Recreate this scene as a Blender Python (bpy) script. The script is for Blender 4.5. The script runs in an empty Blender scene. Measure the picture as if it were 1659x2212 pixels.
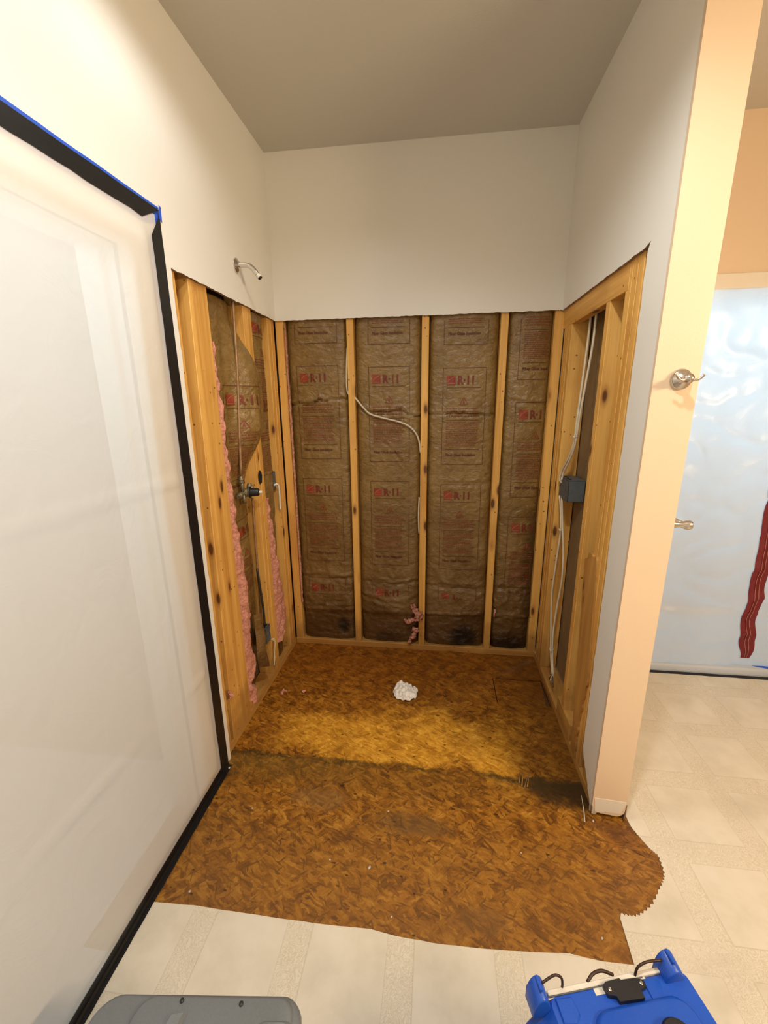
import bpy, bmesh, math, random
from mathutils import Vector, Matrix, noise

random.seed(7)
S = bpy.context.scene
C = S.collection
PI = math.pi

# ------------------------------------------------------------------ camera
cam_d = bpy.data.cameras.new('camera'); cam = bpy.data.objects.new('camera', cam_d); C.objects.link(cam)
yaw, pitch, roll = .1277, .2518, -.0108
fwd = Vector((-math.sin(yaw)*math.cos(pitch), math.cos(yaw)*math.cos(pitch), -math.sin(pitch)))
rgt = Vector((math.cos(yaw), math.sin(yaw), 0)); upv = rgt.cross(fwd)
r2 = math.cos(roll)*rgt + math.sin(roll)*upv; u2 = -math.sin(roll)*rgt + math.cos(roll)*upv
Mx = Matrix((r2, u2, -fwd)).transposed().to_4x4(); Mx.translation = Vector((.8886, -2.3663, 1.5271))
cam.matrix_world = Mx
cam_d.sensor_fit = 'VERTICAL'; cam_d.sensor_height = 36; cam_d.sensor_width = 27
cam_d.lens = 900.6/2212*36; cam_d.clip_start = .02; cam_d.clip_end = 60
S.camera = cam

# ------------------------------------------------------------------ world, lights, exposure
wd = bpy.data.worlds.new('world'); S.world = wd; wd.use_nodes = True
wd.node_tree.nodes['Background'].inputs[0].default_value = (.75, .85, 1, 1)
wd.node_tree.nodes['Background'].inputs[1].default_value = .05
vs = S.view_settings
vs.view_transform = 'Standard'; vs.look = 'None'; vs.gamma = 1; vs.use_curve_mapping = False; vs.exposure = 0.34

def lamp(name, typ, loc, target, energy, color, **kw):
    d = bpy.data.lights.new(name, typ); d.energy = energy; d.color = color
    for k, v in kw.items(): setattr(d, k, v)
    o = bpy.data.objects.new(name, d); C.objects.link(o); o.location = loc
    o.rotation_euler = (Vector(target)-Vector(loc)).to_track_quat('-Z', 'Y').to_euler()
    return o
# recessed downlights in the bathroom ceiling, just in front of the stall
lamp('downlight_lamp', 'SPOT', (.42, -1.15, 2.735), (.42, -1.15, 0), 15, (1, .985, .95), spot_size=math.radians(152), spot_blend=.55, shadow_soft_size=.05)
lamp('downlight_lamp', 'SPOT', (1.0, -1.85, 2.735), (1.0, -1.85, 0), 66, (1, .98, .93), spot_size=math.radians(150), spot_blend=.5, shadow_soft_size=.06)
# warm vanity lights over the basin on the right-hand wall
lamp('vanity_lamp', 'AREA', (3.08, -2.35, 2.05), (1.2, -1.7, 1.25), 36, (1, .75, .48), shape='RECTANGLE', size=.75, size_y=.14)
# daylight in the rooms beyond the two sheeted doorways
lamp('daylight_beyond_zip_door', 'AREA', (2.45, .9, 1.95), (2.45, 0, 1.5), 19, (.48, .78, 1), shape='RECTANGLE', size=1.0, size_y=1.2)
lamp('daylight_beyond_side_door', 'AREA', (-.95, -1.75, 2.0), (0, -1.75, 1.75), 15, (.55, .80, 1), shape='RECTANGLE', size=1.0, size_y=.9)

# ------------------------------------------------------------------ node helpers
class NT:
    def __init__(s, name):
        s.m = bpy.data.materials.new(name); s.m.use_nodes = True; s.t = s.m.node_tree
        s.b = s.t.nodes['Principled BSDF']; s.out = s.t.nodes['Material Output']
    def n(s, typ, **kw):
        nd = s.t.nodes.new('ShaderNode'+typ)
        for k, v in kw.items(): setattr(nd, k, v)
        return nd
    def l(s, a, b): s.t.links.new(a, b)
    def val(s, sock, v):
        if hasattr(v, 'is_linked') or isinstance(v, bpy.types.NodeSocket): s.l(v, sock)
        elif isinstance(v, tuple) and len(v) == 3 and sock.type == 'RGBA': sock.default_value = (*v, 1)
        else: sock.default_value = v
    def math(s, op, a, b=0., c=0., clamp=False):
        nd = s.n('Math', operation=op, use_clamp=clamp)
        s.val(nd.inputs[0], a); s.val(nd.inputs[1], b)
        if op in ('MULTIPLY_ADD', 'SMOOTH_MIN'): s.val(nd.inputs[2], c)
        return nd.outputs[0]
    def mix(s, f, a, b, blend='MIX'):
        nd = s.n('Mix', data_type='RGBA', blend_type=blend)
        s.val(nd.inputs[0], f); s.val(nd.inputs[6], a); s.val(nd.inputs[7], b)
        return nd.outputs[2]
    def ramp(s, f, stops, interp='LINEAR'):
        nd = s.n('ValToRGB'); cr = nd.color_ramp; cr.interpolation = interp
        while len(cr.elements) < len(stops): cr.elements.new(.5)
        for e, (p, c) in zip(cr.elements, stops):
            e.position = p; e.color = (*c, 1) if isinstance(c, tuple) else (c, c, c, 1)
        s.l(f, nd.inputs[0]); return nd.outputs[0]
    def sstep(s, f, a, b, lo=0., hi=1.):
        nd = s.n('MapRange', interpolation_type='SMOOTHSTEP')
        s.val(nd.inputs[0], f); nd.inputs[1].default_value = a; nd.inputs[2].default_value = b
        nd.inputs[3].default_value = lo; nd.inputs[4].default_value = hi
        return nd.outputs[0]
    def mapping(s, vec, scale=(1, 1, 1), rot=(0, 0, 0), loc=(0, 0, 0)):
        nd = s.n('Mapping'); nd.inputs['Scale'].default_value = scale; nd.inputs['Rotation'].default_value = rot
        nd.inputs['Location'].default_value = loc; s.l(vec, nd.inputs[0]); return nd.outputs[0]
    def noise(s, vec, scale, detail=4., rough=.55, dist=0.):
        nd = s.n('TexNoise'); s.l(vec, nd.inputs['Vector']); nd.inputs['Scale'].default_value = scale
        nd.inputs['Detail'].default_value = detail; nd.inputs['Roughness'].default_value = rough
        nd.inputs['Distortion'].default_value = dist; return nd.outputs[0]
    def pos(s): return s.n('NewGeometry').outputs['Position']
    def obj(s): return s.n('TexCoord').outputs['Object']
    def bump(s, h, strength=.3, dist=.01):
        nd = s.n('Bump'); nd.inputs['Strength'].default_value = strength; nd.inputs['Distance'].default_value = dist
        s.l(h, nd.inputs['Height']); s.l(nd.outputs[0], s.b.inputs['Normal']); return nd
    def fin(s, color=None, rough=.5, metal=0., spec=None):
        if color is not None: s.val(s.b.inputs['Base Color'], color)
        s.val(s.b.inputs['Roughness'], rough); s.val(s.b.inputs['Metallic'], metal)
        if spec is not None: s.val(s.b.inputs['Specular IOR Level'], spec)
        return s.m

def plain(name, col, rough=.5, metal=0., var=.12, scale=40., bump=0., spec=None):
    k = NT(name); o = k.obj(); nz = k.noise(o, scale)
    dark = tuple(c*(1-var) for c in col); lite = tuple(min(1, c*(1+var)) for c in col)
    k.fin(k.ramp(nz, [(.3, dark), (.7, lite)]), rough, metal, spec)
    if bump: k.bump(nz, bump, .004)
    return k.m

def mat_paint(name, col, rough=.42, orange=.10, spec=None):
    k = NT(name); p = k.pos()
    n1 = k.noise(p, 2.2, 3); n2 = k.noise(p, 210, 2)
    c = k.mix(k.math('MULTIPLY', n1, .10), col, tuple(x*.86 for x in col))
    k.fin(c, rough, spec=spec); k.bump(n2, orange, .002); return k.m

def mat_wood(name, axis, c0=(.56, .265, .048), c1=(.84, .49, .128)):
    k = NT(name)
    o = k.obj(); r = k.n('ObjectInfo').outputs['Random']
    add = k.n('VectorMath', operation='ADD'); k.l(o, add.inputs[0])
    cmb = k.n('CombineXYZ'); k.l(k.math('MULTIPLY', r, 13.7), cmb.inputs[0]); k.l(k.math('MULTIPLY', r, 7.3), cmb.inputs[1]); k.l(k.math('MULTIPLY', r, 31.1), cmb.inputs[2])
    k.l(cmb.outputs[0], add.inputs[1]); v = add.outputs[0]
    def sc(a, l): return tuple(l if i == 'xyz'.index(axis) else a for i in range(3))
    g1 = k.noise(k.mapping(v, sc(28, 1.1)), 1., 3, .5, .6)
    g2 = k.noise(k.mapping(v, sc(170, 3.)), 1., 3, .6)
    g3 = k.noise(v, 3.2, 2)
    f = k.math('ADD', k.math('MULTIPLY', g1, .75), k.math('MULTIPLY', g2, .35))
    col = k.ramp(f, [(.32, c0), (.5, tuple((a+b)/2 for a, b in zip(c0, c1))), (.68, c1)])
    col = k.mix(k.sstep(g3, .5, .75, 0, .45), col, (.50, .22, .045))
    vo = k.n('TexVoronoi'); k.l(k.mapping(v, sc(9.5, 3.6)), vo.inputs['Vector']); vo.inputs['Scale'].default_value = 1.
    kn = k.sstep(vo.outputs['Distance'], .07, .13, 1, 0)
    ring = k.sstep(vo.outputs['Distance'], .10, .22, .5, 0)
    col = k.mix(ring, col, (.36, .14, .03)); col = k.mix(kn, col, (.13, .045, .012))
    # small dark nail holes and scuffs
    sp = k.n('TexVoronoi'); k.l(v, sp.inputs['Vector']); sp.inputs['Scale'].default_value = 21.
    col = k.mix(k.sstep(sp.outputs['Distance'], .07, .11, .8, 0), col, (.11, .04, .012))
    # water staining toward the floor (own ragged outline)
    z = k.n('SeparateXYZ'); k.l(k.pos(), z.inputs[0])
    w = k.math('ADD', z.outputs[2], k.math('MULTIPLY', k.noise(k.pos(), 9, 4), -.5))
    col = k.mix(k.sstep(w, -.22, .05, .55, 0), col, (.20, .085, .02))
    k.fin(col, .55); k.bump(f, .25, .003); return k.m

def mat_osb():
    k = NT('osb'); p = k.pos()
    def layer(ang, sx, sy, off):
        mv = k.mapping(p, (1, 1, 1), (0, 0, ang), (off, off*.7, 0))
        wob = k.noise(mv, 12, 4)
        cx = k.n('CombineXYZ'); k.l(k.math('MULTIPLY', wob, .045), cx.inputs[0]); k.l(k.math('MULTIPLY', wob, -.04), cx.inputs[1])
        ad = k.n('VectorMath', operation='ADD'); k.l(mv, ad.inputs[0]); k.l(cx.outputs[0], ad.inputs[1])
        m2 = k.mapping(ad.outputs[0], (sx, sy, 0))
        vo = k.n('TexVoronoi', voronoi_dimensions='2D', distance='MANHATTAN'); k.l(m2, vo.inputs['Vector']); vo.inputs['Scale'].default_value = 1
        sep = k.n('SeparateColor'); k.l(vo.outputs['Color'], sep.inputs[0])
        grain = k.noise(k.mapping(ad.outputs[0], (18, 120, 1)), 1., 5, .65)
        return sep.outputs[0], sep.outputs[1], vo.outputs['Distance'], grain
    a = layer(.15, 20, 60, 0.); b = layer(1.0, 18, 62, 3.1); c = layer(-.65, 22, 66, 7.7); d = layer(.45, 26, 110, 11.3)
    def tone(L): return k.math('ADD', k.math('MULTIPLY', L[0], .26), k.math('MULTIPLY', L[3], .70))
    t = tone(a)
    def over(base, L, thr):
        f = k.math('GREATER_THAN', L[1], thr)
        nd = k.n('Mix', data_type='FLOAT'); k.l(f, nd.inputs[0]); k.l(base, nd.inputs[2]); k.l(tone(L), nd.inputs[3]); return nd.outputs[0]
    t = over(t, b, .55); t = over(t, c, .55); t = over(t, d, .6)
    t = k.math('ADD', t, k.math('MULTIPLY', k.math('SUBTRACT', k.noise(p, 16, 6, .7), .5), .75))
    col = k.ramp(t, [(.18, (.036, .012, .002)), (.32, (.125, .044, .004)), (.45, (.255, .098, .008)), (.58, (.38, .162, .015)), (.80, (.58, .305, .050))])
    # odd dark strands lying across the rest
    for an, of, th in ((.2, 21., .89), (1.2, 33., .93), (-.8, 47., .92)):
        L = layer(an, 17, 120, of)
        col = k.mix(k.math('MULTIPLY', k.math('GREATER_THAN', L[1], th), k.sstep(L[2], .28, .45, .75, 0)), col, (.075, .028, .005))
    x = k.n('SeparateXYZ'); k.l(p, x.inputs[0]); X, Y = x.outputs[0], x.outputs[1]
    n0 = k.noise(p, 4.5, 5, .6); n1 = k.noise(k.mapping(p, (1, 1, 1), (0, 0, 0), (5, 2, 0)), 11, 5, .6); nf = k.noise(p, 60, 3)
    # fresh pale band just inside the old curb, soaked darker wood at the back of the stall
    fy = k.math('ADD', Y, k.math('MULTIPLY', k.math('SUBTRACT', n0, .5), .55))
    band = k.math('MULTIPLY', k.sstep(fy, -.93, -.82), k.sstep(fy, -.70, -.48, 1, 0))
    band = k.math('MULTIPLY', band, k.math('MULTIPLY', k.sstep(X, .05, .32), k.sstep(X, 1.12, 1.38, 1, 0)))
    col = k.mix(k.math('MULTIPLY', band, .75), col, k.ramp(t, [(.08, (.20, .08, .008)), (.40, (.60, .28, .022)), (.75, (.96, .55, .075))]))
    col = k.mix(k.sstep(k.noise(p, 2.6, 4, .6), .48, .70, 0, .5), col, k.ramp(t, [(.16, (.06, .02, .003)), (.5, (.22, .088, .012)), (.8, (.36, .17, .03))]))
    soak = k.sstep(fy, -.66, -.15, 0, .82)
    col = k.mix(soak, col, k.ramp(t, [(.15, (.060, .018, .002)), (.5, (.235, .076, .006)), (.8, (.42, .16, .014))]))
    side = k.sstep(k.math('ADD', X, k.math('MULTIPLY', n0, .2)), 1.25, 1.62, 0, .6)
    col = k.mix(k.math('MULTIPLY', side, k.sstep(Y, -1.05, -.9)), col, (.10, .038, .006))
    # dark mildew line and greenish staining where the curb stood
    ly = k.math('ADD', k.math('ADD', Y, k.math('MULTIPLY', X, .0)), k.math('ADD', k.math('MULTIPLY', k.math('SUBTRACT', n1, .5), .10), k.math('MULTIPLY', k.math('SUBTRACT', nf, .5), .05)))
    line = k.math('MULTIPLY', k.sstep(ly, -.915, -.89), k.sstep(ly, -.885, -.872, 1, 0))
    line = k.math('MULTIPLY', line, k.math('MULTIPLY', k.sstep(n0, .36, .6, .25, .9), k.sstep(nf, .3, .6, .4, 1.)))
    olive = k.math('MULTIPLY', k.sstep(ly, -1.10, -.92), k.sstep(ly, -.90, -.875, 1, 0))
    olive = k.math('MULTIPLY', olive, k.math('MULTIPLY', k.sstep(X, .15, .95, .95, .30), k.sstep(nf, .3, .7, .55, 1)))
    col = k.mix(k.math('MULTIPLY', olive, .75), col, (.135, .088, .020))
    col = k.mix(line, col, (.035, .026, .008))
    def blot(cx, cy, rx, ry, amt, colr):
        nonlocal col
        dx = k.math('DIVIDE', k.math('SUBTRACT', X, cx), rx); dy = k.math('DIVIDE', k.math('SUBTRACT', Y, cy), ry)
        dd = k.math('ADD', k.math('MULTIPLY', dx, dx), k.math('MULTIPLY', dy, dy))
        dd = k.math('ADD', dd, k.math('ADD', k.math('MULTIPLY', k.math('SUBTRACT', n1, .5), 2.6), k.math('MULTIPLY', k.math('SUBTRACT', nf, .5), 1.6)))
        col = k.mix(k.sstep(dd, .1, 1.4, amt, 0), col, colr)
    blot(1.44, -.94, .16, .075, .84, (.022, .014, .006))
    blot(1.35, -.90, .22, .03, .6, (.045, .030, .010))
    blot(.80, -1.14, .17, .05, .6, (.10, .062, .025))
    blot(.45, -1.08, .12, .05, .45, (.22, .125, .045))
    blot(1.05, -1.42, .10, .04, .5, (.11, .058, .02))
    blot(1.60, -1.10, .07, .05, .5, (.10, .030, .006))
    blot(1.55, -1.07, .09, .035, .6, (.09, .030, .008))
    front = k.sstep(fy, -1.30, -.98, .34, 0)
    col = k.mix(front, col, (.24, .115, .030))
    # knots / dark flecks
    vo = k.n('TexVoronoi', voronoi_dimensions='2D'); k.l(k.mapping(p, (1, 1.9, 0), (0, 0, .35)), vo.inputs['Vector']); vo.inputs['Scale'].default_value = 13
    sv = k.n('SeparateColor'); k.l(vo.outputs['Color'], sv.inputs[0]); big = k.sstep(sv.outputs[0], .72, 1., .10, -.02)
    col = k.mix(k.sstep(k.math('ADD', k.math('ADD', vo.outputs['Distance'], big), k.math('MULTIPLY', k.math('SUBTRACT', nf, .5), .25)), .03, .10, .85, 0), col, (.040, .016, .004))
    k.fin(col, .46, spec=.35); k.bump(k.math('ADD', t, k.math('MULTIPLY', nf, .3)), .28, .003); return k.m

def mat_vinyl():
    k = NT('sheet_vinyl'); p = k.pos()
    x = k.n('SeparateXYZ'); k.l(p, x.inputs[0]); X, Y = x.outputs[0], x.outputs[1]
    P = .3055
    def band(v, off):
        m = k.math('FLOORED_MODULO', k.math('SUBTRACT', v, off), P)
        e = k.math('MINIMUM', m, k.math('ABSOLUTE', k.math('SUBTRACT', m, .079)))
        inside = k.math('LESS_THAN', m, .079)
        line = k.sstep(e, .0008, .0026, 1, 0)
        return inside, line
    bx, lx = band(X, .163); by, ly = band(Y, -1.169)
    inside = k.math('MAXIMUM', bx, by); line = k.math('MULTIPLY', k.math('MAXIMUM', k.math('MULTIPLY', lx, k.math('SUBTRACT', 1., by)), k.math('MULTIPLY', ly, k.math('SUBTRACT', 1., bx))), .3)
    base = k.ramp(k.noise(p, 7, 5, .6), [(.3, (.64, .59, .48)), (.55, (.74, .69, .58)), (.75, (.78, .74, .65))])
    # scrolled leaf print of the border strips
    sw = k.noise(p, 26, 2, .5, 2.2)
    s2 = k.math('ABSOLUTE', k.math('SUBTRACT', k.math('FRACT', k.math('MULTIPLY', sw, 9.)), .5))
    leaf = k.sstep(s2, .10, .40)
    bc = k.mix(leaf, (.60, .53, .40), (.77, .72, .61))
    col = k.mix(k.math('MULTIPLY', inside, .6), base, bc); col = k.mix(line, col, (.40, .34, .25))
    dirt = k.sstep(k.noise(k.mapping(p, (1, 1, 1), (0, 0, 0), (3, 9, 0)), 3.0, 5, .65), .52, .72, 0, .30)
    col = k.mix(dirt, col, (.52, .48, .40))
    k.fin(col, .38); k.bump(k.math('MULTIPLY', leaf, inside), .12, .002); return k.m

def mat_paper(name='kraft_paper', dark=0.):
    k = NT(name); p = k.pos()
    n1 = k.noise(p, 5, 5, .6); n2 = k.noise(k.mapping(p, (1, 1, 1.6)), 38, 4, .6, .5)
    col = k.ramp(k.math('ADD', k.math('MULTIPLY', n1, .6), k.math('MULTIPLY', n2, .4)), [(.3, (.150, .084, .020)), (.5, (.235, .142, .042)), (.7, (.330, .215, .078))])
    x = k.n('SeparateXYZ'); k.l(p, x.inputs[0]); X, Y, Z = x.outputs
    # browner and darker towards the bottom; old water marks near the floor
    w = k.math('ADD', Z, k.math('MULTIPLY', k.math('SUBTRACT', n1, .5), .7))
    col = k.mix(k.sstep(w, .05, 1.25, .55, 0), col, (.085, .034, .008))
    wet = k.sstep(k.math('ADD', Z, k.math('ADD', k.math('MULTIPLY', k.math('SUBTRACT', n2, .5), .14), k.math('MULTIPLY', k.math('SUBTRACT', n1, .5), .30))), .17, .34, .6, 0)
    col = k.mix(wet, col, (.052, .022, .007))
    pale = k.math('MULTIPLY', k.sstep(Z, .24, .28), k.sstep(Z, .36, .46, 1, 0))
    col = k.mix(k.math('MULTIPLY', pale, k.sstep(n1, .42, .62, 0, .5)), col, (.24, .15, .07))
    def blot(cx, cz, rx, rz, amt):
        nonlocal col
        dx = k.math('DIVIDE', k.math('SUBTRACT', X, cx), rx); dz = k.math('DIVIDE', k.math('SUBTRACT', Z, cz), rz)
        dd = k.math('ADD', k.math('MULTIPLY', dx, dx), k.math('MULTIPLY', dz, dz))
        dd = k.math('ADD', dd, k.math('MULTIPLY', k.math('SUBTRACT', n2, .5), .9))
        col = k.mix(k.sstep(dd, .1, 1.3, amt, 0), col, (.006, .003, .002))
    blot(.315, .145, .05, .065, .85); blot(1.075, .10, .10, .10, .97); blot(1.35, .02, .16, .13, .92); blot(1.46, .55, .07, .5, .6); blot(.60, .08, .10, .05, .4)
    k.fin(col, .34, spec=.55)
    vo = k.n('TexVoronoi', feature='DISTANCE_TO_EDGE'); k.l(k.mapping(p, (1, 1, 1.5)), vo.inputs['Vector']); vo.inputs['Scale'].default_value = 16
    h = k.math('ADD', k.math('MULTIPLY', k.noise(k.mapping(p, (1, 1, 1.4), (.3, .4, 0)), 22, 4, .6, 1.), .8), k.math('MULTIPLY', vo.outputs[0], .5))
    k.bump(h, .75, .012); return k.m

def mat_plastic_sheet(name, col, transp, trans, warm=None):
    k = NT(name); k.t.nodes.remove(k.b)
    p = k.pos(); n1 = k.noise(p, 3., 4)
    df = k.n('BsdfDiffuse'); tl = k.n('BsdfTranslucent'); tr = k.n('BsdfTransparent'); gl = k.n('BsdfGlossy')
    c = k.mix(k.math('MULTIPLY', n1, .15), col, tuple(a*.85 for a in col))
    k.l(c, df.inputs[0]); k.l(c, tl.inputs[0]); gl.inputs['Roughness'].default_value = .35; gl.inputs[0].default_value = (.9, .9, .9, 1)
    bp = k.n('Bump'); bp.inputs['Strength'].default_value = .25; bp.inputs['Distance'].default_value = .01
    k.l(k.noise(k.mapping(p, (1, 1, 1)), 9, 4, .6, 1.2), bp.inputs['Height'])
    for nd in (df, gl): k.l(bp.outputs[0], nd.inputs['Normal'])
    def ms(f, a, b):
        m = k.n('MixShader'); m.inputs[0].default_value = f; k.l(a.outputs[0], m.inputs[1]); k.l(b.outputs[0], m.inputs[2]); return m
    s = ms(trans, df, tl); s = ms(transp, s, tr); s = ms(.05, s, gl)
    k.l(s.outputs[0], k.out.inputs[0]); return k.m

M = {}
M['wall'] = mat_paint('wall_paint', (.85, .845, .80), .36, .10)
M['tan'] = mat_paint('tan_wall_colour', (.80, .625, .45), .4, .10)  # warmer colour for the partition end, far face and room walls
M['ceil'] = mat_paint('ceiling_paint', (.64, .625, .57), .6, .2)
M['trim'] = mat_paint('trim_paint', (.82, .77, .68), .4, .03)
M['edge'] = plain('drywall_cut_edge', (.30, .21, .15), .9, var=.35, scale=60, bump=.4)
M['gyps'] = plain('bare_gypsum', (.55, .50, .42), .9, var=.25, scale=50, bump=.4)
M['drybk'] = plain('drywall_back_paper', (.22, .145, .065), .8, var=.15, scale=9)
M['woodz'] = mat_wood('pine_stud', 'z'); M['woody'] = mat_wood('pine_board_y', 'y'); M['woodx'] = mat_wood('pine_board_x', 'x')
M['splint'] = mat_wood('torn_plywood', 'z', (.30, .13, .025), (.60, .33, .085))
M['osb'] = mat_osb(); M['vinyl'] = mat_vinyl(); M['paper'] = mat_paper()
M['backing'] = plain('backing_board', (.10, .05, .02), .9)
M['ink'] = plain('brown_ink', (.115, .034, .012), .6, var=.35, scale=30)
M['inkfine'] = plain('faded_red_ink', (.215, .062, .024), .6, var=.35, scale=25)
M['inkred'] = plain('red_ink', (.27, .040, .016), .6, var=.3, scale=30)
M['inkb'] = plain('dark_red_ink', (.17, .030, .010), .6, var=.2)
M['inkpale'] = plain('unprinted_paper', (.30, .18, .08), .6)
M['pink'] = plain('pink_fibreglass', (.58, .27, .20), .95, var=.35, scale=90, bump=1., spec=.1)
M['steel'] = plain('brushed_nickel', (.62, .57, .52), .24, 1., var=.06)
M['chrome'] = plain('chrome', (.72, .70, .67), .16, 1., var=.04)
M['brass'] = plain('weathered_brass', (.25, .21, .13), .5, .6, var=.4, scale=120)
M['copper'] = plain('copper_pipe', (.36, .22, .11), .5, .45, var=.3, scale=30)
M['black'] = plain('black_plastic', (.012, .012, .013), .45)
M['white'] = plain('white_plastic', (.78, .76, .70), .5, var=.05)
M['cable'] = plain('cable_sheath', (.66, .58, .43), .5, var=.08)
M['cablek'] = plain('dark_cable_sheath', (.03, .025, .02), .5)
M['greybox'] = plain('grey_pvc', (.10, .115, .125), .5, var=.12)
M['btape'] = plain('black_tape', (.007, .007, .008), .42, var=.2)
M['btape2'] = plain('blue_masking_tape', (.02, .10, .62), .6, var=.1)
M['sheetL'] = mat_plastic_sheet('frosted_sheeting', (.87, .835, .77), .15, .30)
M['sheetR'] = mat_plastic_sheet('white_sheeting', (.86, .88, .90), .04, .5)
M['zip'] = plain('red_zip_tape', (.17, .012, .020), .55, var=.15, scale=80)
M['zipd'] = plain('dark_red_zip', (.12, .003, .006), .4)
M['zips'] = plain('pale_red_seam', (.50, .16, .15), .6)
M['grey'] = plain('grey_tote_plastic', (.165, .185, .20), .42, var=.06, scale=300, bump=.06)
M['blue'] = plain('blue_moulded_plastic', (.010, .085, .52), .36, var=.06, scale=300, bump=.08)
M['filter'] = plain('pale_filter_edge', (.70, .66, .58), .7)
M['tissue'] = plain('white_crumpled_plastic', (.82, .80, .76), .45, var=.05)
M['rust'] = plain('bent_wire', (.06, .035, .025), .45, .6)
M['mop'] = plain('stained_wood_plate', (.20, .12, .06), .7, var=.3, scale=30)
M['scorch'] = plain('soot', (.006, .004, .003), .9)
M['lens'] = plain('frosted_lens', (.9, .88, .82), .5)
M['slab'] = plain('far_wall_paint', (.72, .74, .76), .6)

# ------------------------------------------------------------------ mesh helpers
def link(name, me, mats, parent=None, loc=(0, 0, 0), smooth=False):
    o = bpy.data.objects.new(name, me); C.objects.link(o); o.location = loc
    for m in (mats if isinstance(mats, (list, tuple)) else [mats]): me.materials.append(M[m])
    if parent is not None: o.parent = parent
    if smooth:
        for p in me.polygons: p.use_smooth = True
    return o
def mesh(vs, fs, mi=None):
    me = bpy.data.meshes.new('m'); me.from_pydata([tuple(v) for v in vs], [], fs)
    if mi:
        for p, i in zip(me.polygons, mi): p.material_index = i
    me.update(); return me
def from_bm(bm):
    bmesh.ops.recalc_face_normals(bm, faces=bm.faces)
    me = bpy.data.meshes.new('m'); bm.to_mesh(me); bm.free(); return me
def bm_box(bm, a, b, bev=0., seg=1, mi=0):
    vs = [bm.verts.new((x, y, z)) for x in (a[0], b[0]) for y in (a[1], b[1]) for z in (a[2], b[2])]
    fs = [bm.faces.new([vs[i] for i in q]) for q in ((0, 1, 3, 2), (4, 6, 7, 5), (0, 4, 5, 1), (2, 3, 7, 6), (0, 2, 6, 4), (1, 5, 7, 3))]
    for f in fs: f.material_index = mi
    if bev: 
        es = list({e for f in fs for e in f.edges})
        bmesh.ops.bevel(bm, geom=es, offset=bev, segments=seg, affect='EDGES', profile=.5)
    return vs
def box(name, a, b, mat, parent=None, bev=.002, seg=1, smooth=False):
    c = [(p+q)/2 for p, q in zip(a, b)]
    bm = bmesh.new(); bm_box(bm, [p-k for p, k in zip(a, c)], [q-k for q, k in zip(b, c)], bev, seg)
    return link(name, from_bm(bm), mat, parent, c, smooth)
def hexa(name, vs, mat, parent=None, bev=.002):
    """box from 8 corners: (bottom 4 ccw, top 4 ccw)"""
    c = sum((Vector(v) for v in vs), Vector())/8
    bm = bmesh.new(); q = [bm.verts.new(Vector(v)-c) for v in vs]
    for f in ((3, 2, 1, 0), (4, 5, 6, 7), (0, 1, 5, 4), (1, 2, 6, 5), (2, 3, 7, 6), (3, 0, 4, 7)): bm.faces.new([q[i] for i in f])
    if bev: bmesh.ops.bevel(bm, geom=list(bm.edges), offset=bev, segments=1, affect='EDGES', profile=.5)
    return link(name, from_bm(bm), mat, parent, c)
def prism(name, pts, ax, d0, d1, mats, parent=None, smooth=False):
    """extrude a 2d outline; ax = axis of extrusion; outline in the other two axes (in xyz order). mats: [face, side]"""
    n = len(pts); o = [i for i in range(3) if i != ax]; vs = []
    for d in (d0, d1):
        for p in pts:
            v = [0, 0, 0]; v[ax] = d; v[o[0]] = p[0]; v[o[1]] = p[1]; vs.append(v)
    fs = [list(range(n))[::-1], list(range(n, 2*n))]+[[i, (i+1) % n, n+(i+1) % n, n+i] for i in range(n)]
    mi = [0, 0]+[1 if isinstance(mats, (list, tuple)) and len(mats) > 1 else 0]*n
    bm = bmesh.new(); bv = [bm.verts.new(v) for v in vs]
    for f, k in zip(fs, mi): bm.faces.new([bv[i] for i in f]).material_index = k
    return link(name, from_bm(bm), mats, parent, smooth=smooth)
def rag(p, q, step=.02, amp=.003, seed=0.):
    """ragged points from p to q (2d), end excluded"""
    d = math.hypot(q[0]-p[0], q[1]-p[1]); n = max(2, int(d/step)); out = []
    ux, uy = (q[0]-p[0])/d, (q[1]-p[1])/d
    for i in range(n):
        t = i/n; a = 0 if i == 0 else (noise.noise(Vector((t*d*25, seed, 3.3)))+random.uniform(-.5, .5))*amp
        out.append((p[0]+ux*d*t-uy*a, p[1]+uy*d*t+ux*a))
    return out
def catmull(P, sub=6):
    P = [Vector(p) for p in P]
    if len(P) < 3: return P
    Q = [2*P[0]-P[1]]+P+[2*P[-1]-P[-2]]; out = []
    for i in range(1, len(Q)-2):
        a, b, c, d = Q[i-1:i+3]
        for k in range(sub):
            t = k/sub; out.append(.5*((2*b)+(c-a)*t+(2*a-5*b+4*c-d)*t*t+(3*b-a-3*c+d)*t**3))
    out.append(P[-1]); return out
def tube(name, P, r, mat, parent=None, n=8, sub=6, rfun=None, flat=1., cap=True):
    pts = catmull(P, sub) if sub else [Vector(p) for p in P]; vs = []; fs = []; L = len(pts)
    t0 = (pts[1]-pts[0]).normalized(); nx = t0.orthogonal().normalized()
    for i, p in enumerate(pts):
        t = (pts[min(i+1, L-1)]-pts[max(i-1, 0)]).normalized(); nx = (nx-nx.dot(t)*t).normalized(); ny = t.cross(nx)
        rr = rfun(i/(L-1)) if rfun else r
        for k in range(n):
            a = 2*PI*k/n; vs.append(p+nx*math.cos(a)*rr+ny*math.sin(a)*rr*flat)
    for i in range(L-1):
        for k in range(n): fs.append((i*n+k, i*n+(k+1) % n, (i+1)*n+(k+1) % n, (i+1)*n+k))
    if cap: fs += [tuple(range(n))[::-1], tuple(range((L-1)*n, L*n))]
    return link(name, mesh(vs, fs), mat, parent, smooth=True)
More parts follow.
